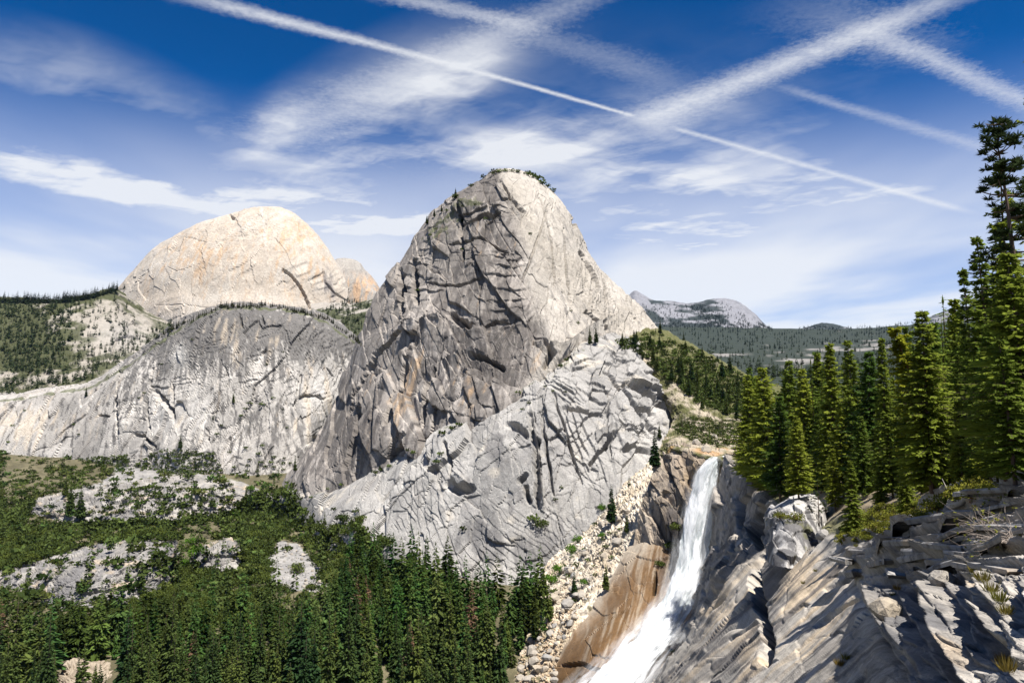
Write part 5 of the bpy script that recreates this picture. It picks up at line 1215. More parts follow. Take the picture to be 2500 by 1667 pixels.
# more firs fill the wood behind them
wood = Stuff(); MID = [boughs(s, .19 + .03 * (s % 3), 32, 7, 5, mw=(.08, .12), sl=(.26, .40), droop=.32, shape=.9) for s in range(231, 236)]
_tv, _tf = tube([(0, 0, 0), (0, 0, .5), (0, 0, 1)], [.011, .007, .001], 5); MID = [(np.concatenate([v, _tv]), np.concatenate([f, _tf + len(v)]), np.concatenate([c, np.tile([[.6, .36, .9]], (len(_tv), 1))])) for v, f, c in MID]
for k in range(150):
    fx = vx(1832, 2480); fy = vx(1095, 1185); g_ = ground_at(fx, fy)
    if g_ is None: continue
    hpx = vx(130, 285) * (1 + .5 * (fx > 2300)); p = g_; h = hpx / F * p[1]
    if fy - hpx < 880 + 30 * math.sin(fx * .021) and fx < 2300: h *= .72
    if k >= 50: wood.add(MID[RNG.integers(5)], p - np.array([0, 0, .3]), h, vx(.8, 1.15), vx(0, 6.28), np.array([.120, .165, .026]) * vx(.6, 1.4)); continue
    plant(FIRN, p, h, 'fir_tree', 'tree', 'in wood behind rim ' + ('above the fall wall' if fx < 1960 else 'above granite knob' if fx < 2100 else 'around leaning cedar' if fx < 2330 else 'at right edge'), 'fir', 'trees on the rim right of the fall', sx=vx(.8, 1.15))

m_wood = leaf_mat('wood_needles', (1, 1, 1), .45, 0.0)
wood.build('woodland', m_wood, 'firs farther back in the wood behind the rim')
# ---- round oaks, brush and alders
def sample(poly, n, rmin):
    xs_ = [q[0] for q in poly]; ys_ = [q[1] for q in poly]; out = []
    for _ in range(n * 14):
        if len(out) >= n: break
        x, y = vx(min(xs_), max(xs_)), vx(min(ys_), max(ys_))
        if not inpoly(x, y, poly) or any((x - a) ** 2 + ((y - b) * 1.6) ** 2 < rmin * rmin for a, b in out): continue
        out.append((x, y))
    return out
oaks = []
for poly, n, rm, hs, zone in (
    ([(-20, 1180), (90, 1145), (160, 1140), (215, 1125), (200, 1190), (90, 1215), (70, 1260), (150, 1290), (-20, 1330)], 420, 8, (6, 9.5), 'below left end of grey cliff'),
    ([(150, 1140), (225, 1118), (310, 1112), (318, 1128), (280, 1150), (215, 1188), (160, 1200)], 120, 8, (6, 9.5), 'in thicket at grey cliff foot'),
    ([(330, 1140), (380, 1105), (440, 1100), (520, 1110), (545, 1150), (480, 1160), (380, 1160)], 110, 9, (5, 8), 'in patch above slab bench'),
    ([(-20, 1330), (150, 1285), (300, 1275), (430, 1275), (460, 1300), (440, 1325), (360, 1318), (260, 1322), (150, 1350), (40, 1385), (-20, 1400)], 300, 9, (8, 12), 'between slab bench and layered outcrop'),
    ([(440, 1270), (560, 1250), (640, 1200), (720, 1190), (730, 1250), (700, 1310), (660, 1330), (600, 1320), (520, 1310)], 190, 9, (8, 13), 'in gully below grey cliff'),
    ([(440, 1410), (470, 1395), (590, 1400), (600, 1330), (660, 1320), (650, 1420), (560, 1440), (440, 1440)], 90, 11, (8, 12), 'around small pale outcrop'),
    ([(720, 1200), (760, 1260), (800, 1290), (860, 1262), (900, 1290), (960, 1330), (850, 1370), (800, 1420), (740, 1330)], 80, 12, (8, 13), 'between boulder patch and apron'),
    ([(150, 1500), (250, 1488), (330, 1470), (400, 1440), (440, 1420), (560, 1440), (640, 1450), (650, 1520), (420, 1530), (200, 1560), (60, 1580)], 150, 10, (7, 11), 'between layered outcrop and forest'),
    ([(-10, 1420), (60, 1390), (100, 1420), (60, 1500), (-10, 1530)], 14, 16, (4, 8), 'on left end of layered outcrop'),
    ([(230, 1210), (420, 1175), (560, 1190), (600, 1220), (430, 1260), (260, 1262)], 70, 14, (4, 8), 'on the slab bench'),
    ([(560, 1130), (660, 1100), (720, 1130), (700, 1190), (600, 1180)], 26, 18, (4, 7), 'at cliff foot left of main dome'),
    ([(1500, 838), (1600, 810), (1690, 850), (1760, 890), (1840, 930), (1850, 1000), (1780, 1010), (1700, 985), (1640, 930), (1570, 880)], 420, 7, (4, 7), 'on shoulder right of main dome'),
    ([(1640, 1040), (1690, 1020), (1800, 1030), (1830, 1080), (1760, 1090), (1680, 1075)], 120, 9, (2.4, 4.6), 'on plateau above the fall'),
    ([(1340, 1420), (1440, 1290), (1500, 1240), (1540, 1260), (1500, 1360), (1420, 1470), (1340, 1480)], 26, 24, (2, 4), 'among boulders beside the fall')):
    for x, y in sample(poly, n, rm): oaks.append((x, y, vx(*hs), zone))
# single shrubs on the ledges of the cliffs
for x, y, h in ((60, 1003, 4), (180, 1037, 5), (192, 1062, 5), (340, 972, 5), (352, 960, 4), (610, 985, 7), (640, 988, 8), (598, 1000, 7), (588, 1016, 6), (668, 972, 5), (540, 1040, 6), (530, 1060, 5), (690, 1000, 4), (700, 1045, 4), (560, 1105, 5), (640, 1090, 6), (600, 1095, 6), (450, 862, 5), (470, 830, 5), (395, 890, 4), (30, 1040, 6), (20, 1080, 6), (10, 1120, 7), (50, 1115, 6), (690, 860, 4), (650, 890, 4),
                (1080, 1058, 6), (1105, 1048, 6), (1120, 1040, 6), (1010, 1106, 5), (998, 1100, 5), (950, 1140, 5), (930, 1148, 6), (915, 1155, 6), (880, 1165, 5), (835, 1185, 5), (1265, 960, 5), (1290, 985, 4), (1275, 1000, 3), (1350, 955, 3), (1330, 945, 3), (1380, 958, 3), (1465, 955, 3), (1368, 896, 5), (1385, 880, 4), (1320, 1285, 10), (1305, 1270, 7), (1065, 1130, 5), (1075, 1110, 5), (1130, 1293, 6), (1355, 1220, 3), (1370, 1190, 3), (1295, 572, 4), (1090, 515, 4), (1130, 505, 4), (1160, 500, 3), (1050, 575, 4), (1065, 560, 4), (1020, 710, 5), (1128, 610, 4), (1185, 535, 4), (1410, 790, 4), (1395, 760, 3), (760, 1215, 4), (800, 1195, 4), (815, 1245, 5), (870, 1250, 6),
                (1218, 420, 7), (1205, 424, 8), (1235, 419, 6), (1250, 419, 6), (1265, 421, 7), (1290, 428, 9), (1302, 432, 9), (1314, 440, 10), (1326, 448, 8), (1338, 456, 6), (1350, 466, 7), (1112, 483, 9), (1180, 434, 6), (1150, 455, 6)):
    oaks.append((x, y, h, 'on a ledge of the ' + ('long grey cliff' if x < 735 else 'main dome' if y < 1040 - (x - 760) * .5 + 160 and y < 960 else 'pale apron')))
for x, y, h in ((727, 1396, 12), (700, 1345, 8), (655, 1400, 9), (690, 1440, 9), (780, 1415, 9), (745, 1350, 8), (668, 1352, 8), (760, 1440, 9)): oaks.append((x, y, h, 'at the grey boulder patch'))
brush = Stuff(); oaks.sort(key=lambda o: -o[2] / max(1, (ground_at(o[0], o[1]) if ground_at(o[0], o[1]) is not None else (0, 9999, 0))[1])); ni = 0
for x, y, h, zone in oaks:
    g_ = ground_at(x, y)
    if g_ is None: continue
    small = h < 5.5
    if ni < 285:
        ni += 1
        plant(BUSH if small else OAK, g_, h * .72, 'shrub' if small else 'oak_tree', 'shrub' if small else 'tree', zone, 'dark olive shrub' if small else 'round dark olive oak', 'oaks and brush', sx=vx(.85, 1.15), sink=.12)
    else:
        t = np.array([.048, .065, .017]) * vx(.6, 1.5); brush.add(LOWB[RNG.integers(6)], g_ - np.array([0, 0, .08 * h]), h * .72, vx(.9, 1.2), vx(0, 6.28), t)
ROCKN = ('forest_floor',)
for gy_ in np.arange(1098, 1640, 7.5):
    sx_ = 11 * (1 + (gy_ - 1122) / 420)
    for gx_ in np.arange(-20, 960, sx_):
        x, y = gx_ + vx(-.5, .5) * sx_, gy_ + vx(-4, 4)
        if RNG.random() < .12 or (inpoly(x, y, FOREST) and RNG.random() < .9) or inpoly(x, y, TALUSP) or inpoly(x, y, CLEAR): continue
        ix_, iy_ = int(max(x, 0) / ZS), int(y / ZS)
        if iy_ >= ZH or ix_ >= ZW or ZID[iy_, ix_] < 0 or (TERR[ZID[iy_, ix_]] not in ROCKN and (TERR[ZID[iy_, ix_]] not in ('rock_bench', 'rock_outcrop') or RNG.random() > .22)): continue
        g_ = ground_at(max(x, 0), y); h = vx(3, 7.5) if RNG.random() < .8 else vx(8, 13); t = np.array([.044, .062, .017]) * vx(.45, 1.7) * np.array([vx(.8, 1.25), 1, 1])
        if RNG.random() < .15: brush.add(MINI[RNG.integers(5)], g_, vx(12, 34), vx(1, 1.3), vx(0, 6.28), np.array([.055, .075, .022]) * vx(.7, 1.2))
        else: brush.add(LOWB[RNG.integers(6)], g_ - np.array([0, 0, .08 * h]), h * .72, vx(.9, 1.25), vx(0, 6.28), t)
brush.build('brush', m_stuff, 'farther olive brush on the slopes reading as one mass')
# bright alders along the wet gullies
for x, y, h, z_ in ((465, 1330, 8, 'highest of the bright green alders beside the layered outcrop'), (480, 1355, 9, 'bright green alder between the two outcrops'), (452, 1385, 8, 'lowest bright green alder beside the layered outcrop'), (505, 1300, 8, 'bright green alder above the small pale outcrop'), (612, 1200, 8, 'bright green tree in the notch below the left cliff'), (608, 1225, 8, 'lower bright green tree in the notch below the left cliff'), (575, 1262, 8, 'bright green alder left of the notch, above the pale outcrop'),
                    (1395, 1352, 7, 'bright green alder in the gully beside the apron'), (1380, 1372, 7, 'lower bright green alder in the gully beside the apron'), (1410, 1325, 6, 'uppermost bright green alder at the foot of the apron'), (1365, 1400, 7, 'bright green alder at the corner of the forest'), (1470, 1245, 5, 'bright green bush beside the fir on the boulder slope'), (1470, 1312, 3.5, 'small bright bush in the middle of the boulder slope'), (1425, 1428, 4, 'bright bush on the lower boulder slope'), (1345, 1425, 7, 'bright green alder hidden behind the last firs')):
    g_ = ground_at(x, y)
    if g_ is not None: plant(ALDER, g_, h * .9, 'alder_tree', 'tree', '', '', 'bright green alders', label=z_)
# single conifers standing on rock
for x, y, h, lab in ((1537, 1238, 27, 'lone dark fir on the boulder slope against the pale apron'), (1493, 1278, 30, 'fir beside the bright bush on the boulder slope'), (1600, 1140, 26, 'dark fir clinging to the wall above the fall'), (1480, 1440, 17, 'thin fir low on the boulder slope'), (1402, 1455, 18, 'thin fir between forest and boulder slope'), (1610, 1070, 15, 'slim fir at the corner of the apron and plateau'),
                     (1530, 1300, 13, 'small fir on the boulder slope above the brown slab'), (570, 985, 24, 'lone fir on the ledge of the long grey cliff'), (210, 968, 22, 'lone fir at the left end of the grey cliff'), (520, 1025, 10, 'stunted fir low on the grey cliff'), (440, 1095, 26, 'fir at the foot of the grey cliff'), (170, 1260, 40, 'ragged tall conifer at the left end of the slab bench'), (195, 1268, 38, 'second ragged conifer at the left end of the slab bench'), (160, 1210, 26, 'fir above the left end of the slab bench'),
                     (610, 1250, 34, 'tall fir in the notch below the left cliff'), (600, 1240, 28, 'fir just left of the tall one in the notch'), (755, 1335, 38, 'tall fir at the upper end of the grey boulder patch'), (790, 1345, 40, 'tall fir right of the grey boulder patch'), (720, 1150, 22, 'fir in the gully at the left foot of the main dome'), (1128, 545, 12, 'small conifer on the upper ledge of the main dome'), (1112, 484, 16, 'small tree on the left skyline of the main dome'), (1042, 547, 14, 'stunted tree on the left skyline of the main dome'), (1060, 529, 13, 'tiny conifer on the left skyline of the main dome'), (1078, 517, 12, 'second tiny conifer on the left skyline of the main dome'), (1455, 838, 20, 'fir in the brush below the right face of the dome'), (1440, 842, 22, 'left fir of the pair below the right face of the dome')):
    g_ = ground_at(x, y)
    if g_ is not None: plant(FIR, g_, h, 'fir_tree', 'tree', '', '', 'single firs on rock', label=lab, sx=1.2)
# conifers of the brushy shoulder and the plateau above the fall
for x, y in sample([(1500, 835), (1600, 808), (1690, 850), (1790, 905), (1850, 960), (1840, 1040), (1700, 1000), (1600, 900)], 42, 22):
    g_ = ground_at(x, y)
    if g_ is not None: plant(FIR, g_, vx(11, 24), 'fir_tree', 'tree', 'on brushy shoulder right of main dome', 'fir', 'firs on the shoulder', sx=1.3)
for x, y in sample([(1650, 1060), (1680, 1020), (1800, 1030), (1800, 1090), (1720, 1085)], 40, 11):
    g_ = ground_at(x, y)
    if g_ is not None: plant(SPARSE, g_, vx(7, 13), 'pine_tree', 'tree', 'on plateau above the fall', 'small open pine', 'pines on the plateau')
# manzanita and green clumps near the rim
for x, y, h, lab in ((1940, 1268, 3.6, 'yellow green manzanita on top of the granite knob'), (1905, 1262, 3.0, 'yellow green manzanita at the left edge of the granite knob'), (1915, 1205, 5.0, 'yellow green bush under the dark firs left of the knob'), (1800, 1110, 3.5, 'yellow bush at the lip right of the fall'), (1790, 1130, 3.0, 'olive bush just below the lip right of the fall'), (2130, 1290, 2.0, 'low green bush in the clearing behind the rim'), (2160, 1275, 1.8, 'low bush right of the clearing behind the rim'), (2290, 1245, 1.6, 'sunlit green mat of brush at the foot of the leaning cedar'), (2330, 1232, 1.6, 'bright mat of brush right of the cedar foot'), (2370, 1215, 1.5, 'bright mat of brush above the layered ledges'), (2250, 1262, 1.4, 'bright mat of brush left of the cedar foot'), (2400, 1190, 1.6, 'pale green brush above the bare twigs'), (2440, 1165, 1.5, 'pale green brush at the right edge'), (1640, 1590, 2.6, 'dark bush on the slab right of the lower fall'), (1655, 1555, 2.2, 'small dark bush above it, right of the lower fall'), (1640, 1335, 6, 'dark bush in the corner left of the fall'), (1612, 1380, 5, 'olive bush at the top of the brown slab'), (1650, 1290, 6, 'dark conifer bush on the wall left of the fall')):
    g_ = ground_at(x, y)
    if g_ is not None: plant(BUSH if 'dark' in lab or 'olive' in lab else MANZ, g_, h * .8, 'bush', 'bush', '', '', 'bushes near the fall and rim', label=lab, sink=.1)
for x, y in sample([(2040, 1330), (2120, 1250), (2240, 1235), (2380, 1190), (2470, 1150), (2430, 1195), (2330, 1250), (2230, 1282), (2110, 1325)], 60, 13):
    g_ = ground_at(x, y)
    if g_ is not None: plant(MANZ, g_, vx(.7, 1.5) * max(.6, min(1.6, g_[1] / 80)), 'bush', 'bush', 'in mat along gorge rim', 'low bright bush', 'low brush along the rim', sink=.1)
# ---- far conifers: too many and too small to count
far = Stuff()
def scatter(poly, n, h, tint, dens=None, vary=.3, ymin=0):
    xs_ = [q[0] for q in poly]; ys_ = [q[1] for q in poly]; c = 0
    for _ in range(n * 8):
        if c >= n: break
        x, y = vx(min(xs_), max(xs_)), vx(min(ys_), max(ys_))
        if not inpoly(x, y, poly) or (dens and RNG.random() > dens(x, y)): continue
        g_ = ground_at(x, y)
        if g_ is None or g_[1] < ymin: continue
        far.add(TINY[RNG.integers(6)], g_ - np.array([0, 0, .5]), vx(*h), vx(1.0, 1.5), vx(0, 6.28), np.array(tint) * vx(1 - vary, 1 + vary)); c += 1
GRN = (.030, .042, .019)
scatter([(-5, 735), (60, 738), (150, 740), (230, 728), (285, 715), (340, 770), (330, 850), (240, 880), (260, 930), (-5, 960)], 850, (13, 27), GRN, lambda x, y: .95 if x < 150 - (y - 850) * .4 and y < 910 else .3, ymin=1500)
for x in np.arange(0, 305, 3.2):
    y = np.interp(x, [0, 60, 150, 220, 277, 310], [735, 737, 736, 726, 710, 700]); g_ = ground_at(x, y + 4)
    if g_ is not None: far.add(LOW[RNG.integers(8)], g_, vx(22, 46) * (.6 if x > 285 else 1), vx(1, 1.4), 0.0, np.array(GRN) * vx(.6, 1.1))
for x in np.arange(395, 885, 4.5):
    y = np.interp(x, [380, 424, 536, 670, 795, 865, 900], [829, 797, 748, 743, 773, 824, 855]); g_ = ground_at(x, y + vx(3, 9))
    if g_ is not None: far.add(LOW[RNG.integers(8)], g_, vx(7, 17), vx(1, 1.6), 0.0, np.array((.05, .06, .02)) * vx(.7, 1.2))
scatter([(-5, 965), (90, 950), (214, 930), (300, 880), (424, 800), (424, 780), (380, 790), (300, 850), (200, 915), (90, 930), (-5, 945)], 220, (9, 22), GRN)
scatter([(780, 760), (850, 730), (920, 745), (880, 835), (820, 800)], 170, (12, 24), GRN, ymin=1500)
scatter([(1530, 735), (1600, 742), (1690, 748), (1770, 740), (1800, 760), (1890, 806), (1890, 815), (1540, 812)], 900, (18, 34), (.026, .033, .026), lambda x, y: .25 + .75 * (abs((x - 1690) * .9 - (y - 745) * 1.3) < 26) + .6 * (y > 790), ymin=3000)
scatter([(1540, 815), (1900, 816), (2100, 812), (2330, 765), (2330, 850), (2000, 845), (1800, 862), (1560, 870)], 1500, (15, 30), (.024, .033, .02), ymin=1500)
scatter([(1900, 812), (1990, 793), (2054, 797), (2210, 799), (2250, 820), (1900, 818)], 300, (16, 28), (.022, .03, .026), ymin=1500)
scatter([(1600, 860), (1800, 862), (2000, 850), (2330, 850), (2330, 930), (1800, 930), (1700, 900)], 700, (13, 26), GRN, lambda x, y: .45, ymin=950)
far.build('far_forest', m_stuff, 'tiny distant conifers on the far hills and ridges')
print('plants', round(time.time() - T0, 1), len(THINGS))
# ================================================================== BOULDERS, LEDGE GRASS, DEAD WOOD
def rockmesh(seed):
    rng = np.random.default_rng(seed); import bmesh
    bm = bmesh.new(); bmesh.ops.create_icosphere(bm, subdivisions=2, radius=1)
    v = np.array([q.co[:] for q in bm.verts])
    for _ in range(9):                                  # split planes give flat broken faces
        n_ = rng.normal(0, 1, 3); n_ /= np.linalg.norm(n_); h = rng.uniform(.5, .85); d = v @ n_ - h; v -= np.outer(np.maximum(d, 0), n_)
    v *= np.array([1, rng.uniform(.65, .95), rng.uniform(.5, .8)])
    f = np.array([[q.index for q in fc.verts] for fc in bm.faces]); bm.free()
    return v, f
m_boulder = bpy.data.materials.new('boulder_granite'); m_boulder.use_nodes = True
_t = m_boulder.node_tree; _t.nodes.clear(); _n = NT(_t)
_ob = _n.node('ShaderNodeTexCoord').outputs['Object']; _r = _n.node('ShaderNodeObjectInfo').outputs['Random']; _f_ = _n.noise(_ob, 2.2, 5, .65)
_c = _n.mix(_r, (.27, .258, .24, 1), (.36, .30, .22, 1)); _c = _n.mix(_n.ss(_f_, .3, .7), _n.mix(.55, _c, (.12, .11, .10, 1)), _c)
_b = _n.node('ShaderNodeBsdfPrincipled', None, Base_Color=_c, Roughness=.9, Normal=_n.node('ShaderNodeBump', None, Distance=.12, Height=_f_).outputs[0]); _n.node('ShaderNodeOutputMaterial', None, Surface=_b.outputs[0])
m_scree = rock_mat('scree_granite', 0.8, 0.2)
m_ledge = bpy.data.materials.new('ledge_granite'); m_ledge.use_nodes = True; _t = m_ledge.node_tree; _t.nodes.clear(); _n = NT(_t)
_g = _n.node('ShaderNodeNewGeometry').outputs['Position']; _a = _n.noise(_g, 1.4, 5, .68); _b2 = _n.noise(_g, .35, 3, .6); _r2 = _n.node('ShaderNodeObjectInfo').outputs['Random']
_c = _n.mix(_r2, (.33, .315, .295, 1), (.17, .163, .158, 1)); _c = _n.mix(_n.ss(_a, .42, .66), _c, (.075, .073, .075, 1)); _c = _n.mix(_n.mul(_n.ss(_b2, .55, .7), .6), _c, (.36, .27, .17, 1))
_bs = _n.node('ShaderNodeBsdfPrincipled', None, Base_Color=_c, Roughness=.85, Normal=_n.node('ShaderNodeBump', None, Distance=.08, Height=_n.add(_a, _n.mul(_n.noise(_g, 6.0, 3, .6), .3))).outputs[0]); _n.node('ShaderNodeOutputMaterial', None, Surface=_bs.outputs[0])
ROCKS = []
for s in range(8):
    v, f = rockmesh(300 + s); me = mesh_np('boulder', v, f, False); me.materials.append(m_boulder); ROCKS.append((me, v, f))
def boulder(x, y, r, zone, label=None, group='boulders'):
    g_ = ground_at(x, y)
    if g_ is None: return
    o = bpy.data.objects.new('boulder', ROCKS[RNG.integers(8)][0]); COL.objects.link(o)
    o.location = (float(g_[0]), float(g_[1]), float(g_[2]) + .25 * r); o.scale = (r * vx(.8, 1.25), r, r * vx(.8, 1.2)); o.rotation_euler = (vx(-.4, .4), vx(-.4, .4), vx(0, 6.28))
    o['category'] = 'boulder'; o['group'] = group
    if label: o['label'] = label
    THINGS.append((o, zone, 'pale boulder', x, y, r, bool(label)))
def scree(st, x, y, r, tint):
    g_ = ground_at(x, y)
    if g_ is None: return
    v, f = ROCKS[RNG.integers(8)][1:]; st.add((v, f, np.ones((len(v), 3))), g_ + np.array([0, 0, .2 * r]), r, vx(.8, 1.2), vx(0, 6.28), np.array(tint) * vx(.75, 1.25))
FAN = [(1345, 1450), (1400, 1350), (1450, 1280), (1520, 1230), (1550, 1260), (1520, 1340), (1480, 1400), (1420, 1480), (1360, 1500)]
FANL = [(1290, 1560), (1350, 1500), (1420, 1480), (1390, 1540), (1365, 1600), (1355, 1670), (1250, 1670)]
PATCH = [(650, 1372), (682, 1322), (735, 1332), (775, 1380), (798, 1428), (770, 1448), (700, 1440), (664, 1422)]
STRIP = [(228, 1200), (290, 1140), (330, 1112), (345, 1122), (310, 1165), (260, 1205)]
for x, y in sample(FAN, 95, 8): boulder(x, y, .9 + 4.2 * RNG.random() ** 3, 'on boulder slope beside apron, ' + ('upper part' if y < 1300 else 'middle part' if y < 1390 else 'lower part'))
for x, y in sample(FANL, 70, 10): boulder(x, y, 1.0 + 4.0 * RNG.random() ** 3, 'in tan boulder pile beside brown slab, ' + ('upper part' if y < 1560 else 'lowest part'))
for x, y in sample(PATCH, 70, 9): boulder(x, y, vx(1.3, 2.6), 'in grey forest boulder patch, ' + ('upper half' if y < 1380 else 'lower half'), group='grey boulder patch')
st = Stuff()
for poly, n, rr, tint in ((FAN, 500, (.4, 1.1), (.36, .31, .24)), (FANL, 420, (.4, 1.2), (.33, .25, .165)), (PATCH, 420, (.5, 1.3), (.25, .243, .235)), (STRIP, 240, (.7, 1.9), (.34, .32, .29))):
    c = 0
    while c < n:
        x, y = vx(min(q[0] for q in poly), max(q[0] for q in poly)), vx(min(q[1] for q in poly), max(q[1] for q in poly))
        if inpoly(x, y, poly): scree(st, x, y, vx(*rr), tint); c += 1
st.build('scree', m_scree, 'small broken stones of the boulder slopes')
# big blocks on the near ledges
for x, y, r, lab in ((2008, 1312, 2.3, 'pale angular block at the right foot of the granite knob'), (2330, 1400, .30, 'small angular rock on the ledge under the grass tuft'), (2170, 1412, .55, 'flat stone in the shaded hollow of the ledges'), (2165, 1500, .7, 'tan upright block in the dark cleft of the ledges'), (2300, 1420, .45, 'stone beside the rust coloured grass'), (1725, 1100, 4.2, 'orange tinted boulder at the lip left of the water'), (1700, 1085, 3.6, 'pale boulder on the plateau left of the lip'), (1745, 1070, 3.5, 'long pale boulder on the plateau above the water'), (1790, 1095, 3.0, 'pale boulder on the lip right of the water'), (1450, 1330, 4.6, 'largest tan boulder on the boulder slope'), (1385, 1490, 4.2, 'large block where the boulder slope meets the forest'), (1392, 1525, 4.0, 'round boulder left of the brown slab')):
    boulder(x, y, r, '', lab)
# layered ledges: broken plates of the gorge wall, one by one
GW = bpy.data.objects['gorge_wall']
def plate(seed, n=9):
    rng = np.random.default_rng(seed); a = np.sort(rng.uniform(0, 6.28, n)); r = rng.uniform(.75, 1.1, n)
    o_ = np.stack([np.cos(a) * r, np.sin(a) * r * .8], 1); top = rng.uniform(.42, .5, n) + .12 * o_[:, 0] * rng.uniform(-1, 1); mid = rng.uniform(.0, .2, n)
    v = np.concatenate([np.c_[o_ * rng.uniform(.9, .98, (n, 1)), top], np.c_[o_ * rng.uniform(.98, 1.06, (n, 1)), mid], np.c_[o_ * rng.uniform(.85, 1.0, (n, 1)), -.5 + 0 * top], [[0, 0, .47]]])
    f = [(3 * n, i, (i + 1) % n) for i in range(n)]
    for b in (0, n): 
        for i in range(n): j = (i + 1) % n; f += [(b + i, b + n + i, b + n + j), (b + i, b + n + j, b + j)]
    return v, np.array(f)
PLATES = []
for s in range(10):
    v, f = plate(700 + s); t = np.random.default_rng(s).uniform(.75, 1.2)
    me = mesh_np('slab', v, f, False, np.tile(np.array([[.33, .315, .295]]) * t, (len(v), 1))); me.materials.append(m_ledge); PLATES.append(me)
def put_plate(x, y, Lp, Dp, Tp, ang, tilt, name='slab'):
    g_ = ground_at(x, y)
    if g_ is None: return
    u = g_[1] / F; o = bpy.data.objects.new(name, PLATES[RNG.integers(10)]); COL.objects.link(o); o.parent = GW
    o.location = (float(g_[0]), float(g_[1]), float(g_[2]) - .42 * Tp * u); o.scale = (Lp * u / 2, Dp * u / 2, Tp * u); o.rotation_euler = (vx(-.12, .12) + tilt[0], vx(-.1, .1) + tilt[1], ang + vx(-.25, .25))
bed = W(2400, 1235, 36) - W(2090, 1350, 92); bed_a = math.atan2(bed[1], bed[0]); bed_t = -math.atan2(bed[2], math.hypot(bed[0], bed[1]))
for x, y in sample([(2055, 1350), (2240, 1285), (2400, 1220), (2500, 1150), (2500, 1390), (2380, 1385), (2200, 1395), (2080, 1405)], 38, 34):
    put_plate(x, y, vx(260, 640), vx(70, 140), vx(8, 18), bed_a, (.0, bed_t))
# grass tufts in the cracks of the ledges
m_grass = leaf_mat('dry_grass', (.13, .13, .03), .35, .3, (.22, .14, .04))
def tuft(seed):
    rng = np.random.default_rng(seed); n = 90; a = rng.uniform(0, 6.28, n); r = rng.uniform(0, .35, n); b = np.stack([np.cos(a) * r, np.sin(a) * r, 0 * r], 1)
    t = b + np.stack([np.cos(a) * rng.uniform(.1, .6, n), np.sin(a) * rng.uniform(.1, .6, n), rng.uniform(.35, 1.0, n)], 1)
    v, f = cards(b, t, np.full(n, .028), rng.normal(0, 1, (n, 3)), rng); return v, f, np.repeat(rng.uniform(.6, 1.4, n), 4)[:, None] * np.ones(3)
TUFT = [asmesh('grass_tuft', tuft(s), m_grass) for s in (1, 2, 3)]
for x, y, h, lab in ((2352, 1342, .45, 'bright grass tuft on the ledge below the bare twigs'), (2190, 1440, .6, 'yellow grass tuft in the hollow of the ledges'), (2180, 1455, .5, 'rust tinted grass tuft at the edge of the step'), (2380, 1400, .5, 'dark grass tuft right of the shaded ledge'), (2400, 1420, .5, 'upper tuft of the grassy gully at the right'), (2420, 1445, .45, 'middle tuft of the grassy gully at the right'), (2440, 1470, .45, 'lower tuft of the grassy gully at the right'), (2455, 1500, .4, 'lowest tuft of the grassy gully at the right'), (2300, 1360, .4, 'small tuft on the layered ledges'), (2160, 1315, .9, 'tuft at the top of the slab by the young fir'), (2185, 1310, .9, 'yellow tuft right of the young fir'), (2050, 1625, .9, 'green tuft at the bottom of the slab'), (2065, 1610, .8, 'second green tuft at the bottom of the slab'), (2450, 1620, .35, 'yellow moss tuft at the bottom right corner'), (2460, 1640, .35, 'lower moss tuft at the bottom right corner'), (2090, 1335, 1.0, 'grass under the young fir'), (1990, 1395, 1.2, 'mossy tuft in the crack of the slab'), (1960, 1425, 1.2, 'lower mossy tuft in the crack of the slab')):
    g_ = ground_at(x, y)
    if g_ is None: continue
    o = bpy.data.objects.new('grass_tuft', TUFT[RNG.integers(3)]); COL.objects.link(o); o.location = [float(q) for q in g_]; h *= .55; o.scale = (h, h, h); o.rotation_euler = (0, 0, vx(0, 6.28)); o['label'] = lab; o['category'] = 'grass'; o['group'] = 'grass on the ledges'
# bare twiggy shrub at the right edge
def twigs(seed, n=70):
    rng = np.random.default_rng(seed); parts = []; tips = []
    for k in range(n):
        a = rng.uniform(0, 6.28); L = rng.uniform(.5, 1.15); d = np.array([math.cos(a) * .8, math.sin(a) * .8, rng.uniform(.0, .9)]); p = np.array([rng.normal(0, .12), rng.normal(0, .12), 0.]); path = [p.copy()]
        for q in range(5):
            d = d + rng.normal(0, .28, 3) + np.array([0, 0, -.10]); d /= np.linalg.norm(d); p = p + d * L / 5; path.append(p.copy())
            if q > 1 and rng.random() < .7: e = p + (d + rng.normal(0, .6, 3)) * L * .22; parts.append(tube([p, (p + e) / 2 + rng.normal(0, .02, 3), e], [.004, .003, .0015], 3)); tips.append(e)
        parts.append(tube(path, [.011, .009, .007, .005, .004, .002], 4)); tips.append(p)
    return merge(parts), np.array(tips)
m_twig = bark_mat('bare_twig', (.27, .225, .19), 9.0)
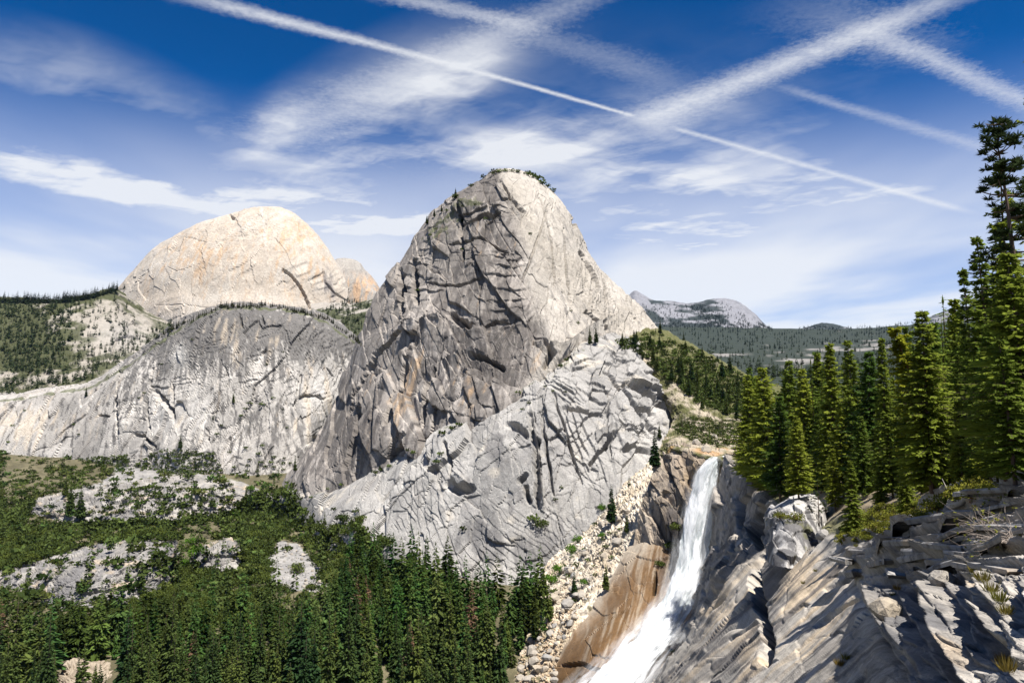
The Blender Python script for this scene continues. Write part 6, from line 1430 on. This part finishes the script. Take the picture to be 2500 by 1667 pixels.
for k, (x, y, h, lab) in enumerate(((2470, 1240, 1.25, 'tangle of bare grey twigs on the ledge at the right edge'), (2425, 1300, .9, 'smaller bare twiggy bush left of the big tangle'), (2490, 1330, .9, 'bare twigs hanging over the ledge at the right edge'))):
    g_ = ground_at(x, y); tw, tips = twigs(500 + k); rng = np.random.default_rng(k)
    e = bpy.data.objects.new('twiggy_shrub', None); COL.objects.link(e); e.location = [float(q) for q in g_]; e.scale = (h * 1.3, h * 1.3, h); e['label'] = lab; e['category'] = 'shrub'; e['group'] = 'bare twiggy shrubs'
    me = mesh_np('twigs', tw[0], tw[1], True); link('branches', me, m_twig, e)
    tt = np.repeat(tips[rng.random(len(tips)) < .35], 4, 0); dd = rng.normal(0, 1, tt.shape); dd /= np.linalg.norm(dd, axis=1, keepdims=True)
    v, f = cards(tt, tt + dd * .06, np.full(len(tt), .02), rng.normal(0, 1, tt.shape), rng)
    link('leaves', mesh_np('leaves', v, f, False, np.ones((len(v), 3)) * 1.2), m_manz, e)
# fallen grey logs
for (x0, y0, x1, y1, r, lab) in ((2300, 1258, 2380, 1215, .28, 'grey fallen log at the foot of the leaning cedar'), (2330, 1020, 2420, 1130, .22, 'slanting dead grey trunk among the firs at the right'), (1395, 1500, 1425, 1470, .35, 'fallen log among the blocks beside the forest')):
    a, b = ground_at(x0, y0), ground_at(x1, y1)
    if a is None or b is None: continue
    a, b = a + np.array([0, 0, .15]), b + np.array([0, 0, .3]); o_ = a.copy(); pth = [(a + (b - a) * t + np.array([0, 0, .12 * math.sin(t * 7)])) - o_ for t in np.linspace(0, 1, 7)]
    v, f = merge([tube(pth, np.linspace(r, r * .4, 7), 8)] + [tube([pth[k], pth[k] + RNG.normal(0, .5, 3) + np.array([0, 0, .5])], [r * .2, r * .06], 4) for k in (2, 3, 4, 5)])
    o = link('fallen_log', mesh_np('fallen_log', v, f, True), m_grey); o.location = [float(q) for q in o_]; o['label'] = lab; o['category'] = 'log'; o['group'] = 'fallen logs'

# ------------------------------------------------------------------ labels: rank each thing from left to right among its like in its place
ORD = 'first second third fourth fifth sixth seventh eighth ninth tenth eleventh twelfth thirteenth fourteenth fifteenth sixteenth seventeenth eighteenth nineteenth'.split()
TENS = {2: 'twent', 3: 'thirt', 4: 'fort', 5: 'fift', 6: 'sixt', 7: 'sevent', 8: 'eight', 9: 'ninet'}
def ordw(k):
    if k < 20: return ORD[k - 1]
    if k >= 100: return 'hundred and ' + ordw(k - 100) if k > 100 else 'hundredth'
    t, u = divmod(k, 10); return TENS[t] + ('ieth' if u == 0 else 'y ' + ORD[u - 1])
groups = {}
for e, zone, noun, px, py, h, done in THINGS:
    if not done: groups.setdefault((zone, noun), []).append((px, e))
for (zone, noun), l in groups.items():
    l.sort(key=lambda q: q[0])
    for k, (px, e) in enumerate(l):
        e['label'] = (noun + ' ' + zone) if len(l) == 1 else ('leftmost ' if k == 0 else 'rightmost ' if k == len(l) - 1 else ordw(k + 1) + ' ') + noun + ('' if k in (0, len(l) - 1) else ' from left') + ' ' + zone

# ------------------------------------------------------------------ haze: the air of the valley
hv = np.array([(x, y, z) for x in (-30500, 30500) for y in (-30500, 30500) for z in (-217, 1420)], float)
hf = np.array([(0, 1, 3, 2), (4, 6, 7, 5), (0, 4, 5, 1), (2, 3, 7, 6), (0, 2, 6, 4), (1, 5, 7, 3)])
m_haze = bpy.data.materials.new('haze'); m_haze.use_nodes = True; _t = m_haze.node_tree; _t.nodes.clear(); _n = NT(_t)
_v = _n.node('ShaderNodeVolumePrincipled'); _v.inputs['Color'].default_value = (.36, .58, 1.0, 1); _v.inputs['Density'].default_value = 5.0e-6; _v.inputs['Anisotropy'].default_value = 0.0
_n.node('ShaderNodeOutputMaterial', None, Volume=_v.outputs[0])
link('haze', mesh_np('haze', hv, hf, False), m_haze, kind='stuff', label='thin bluish haze filling the air of the valley')
print('done', round(time.time() - T0, 1))
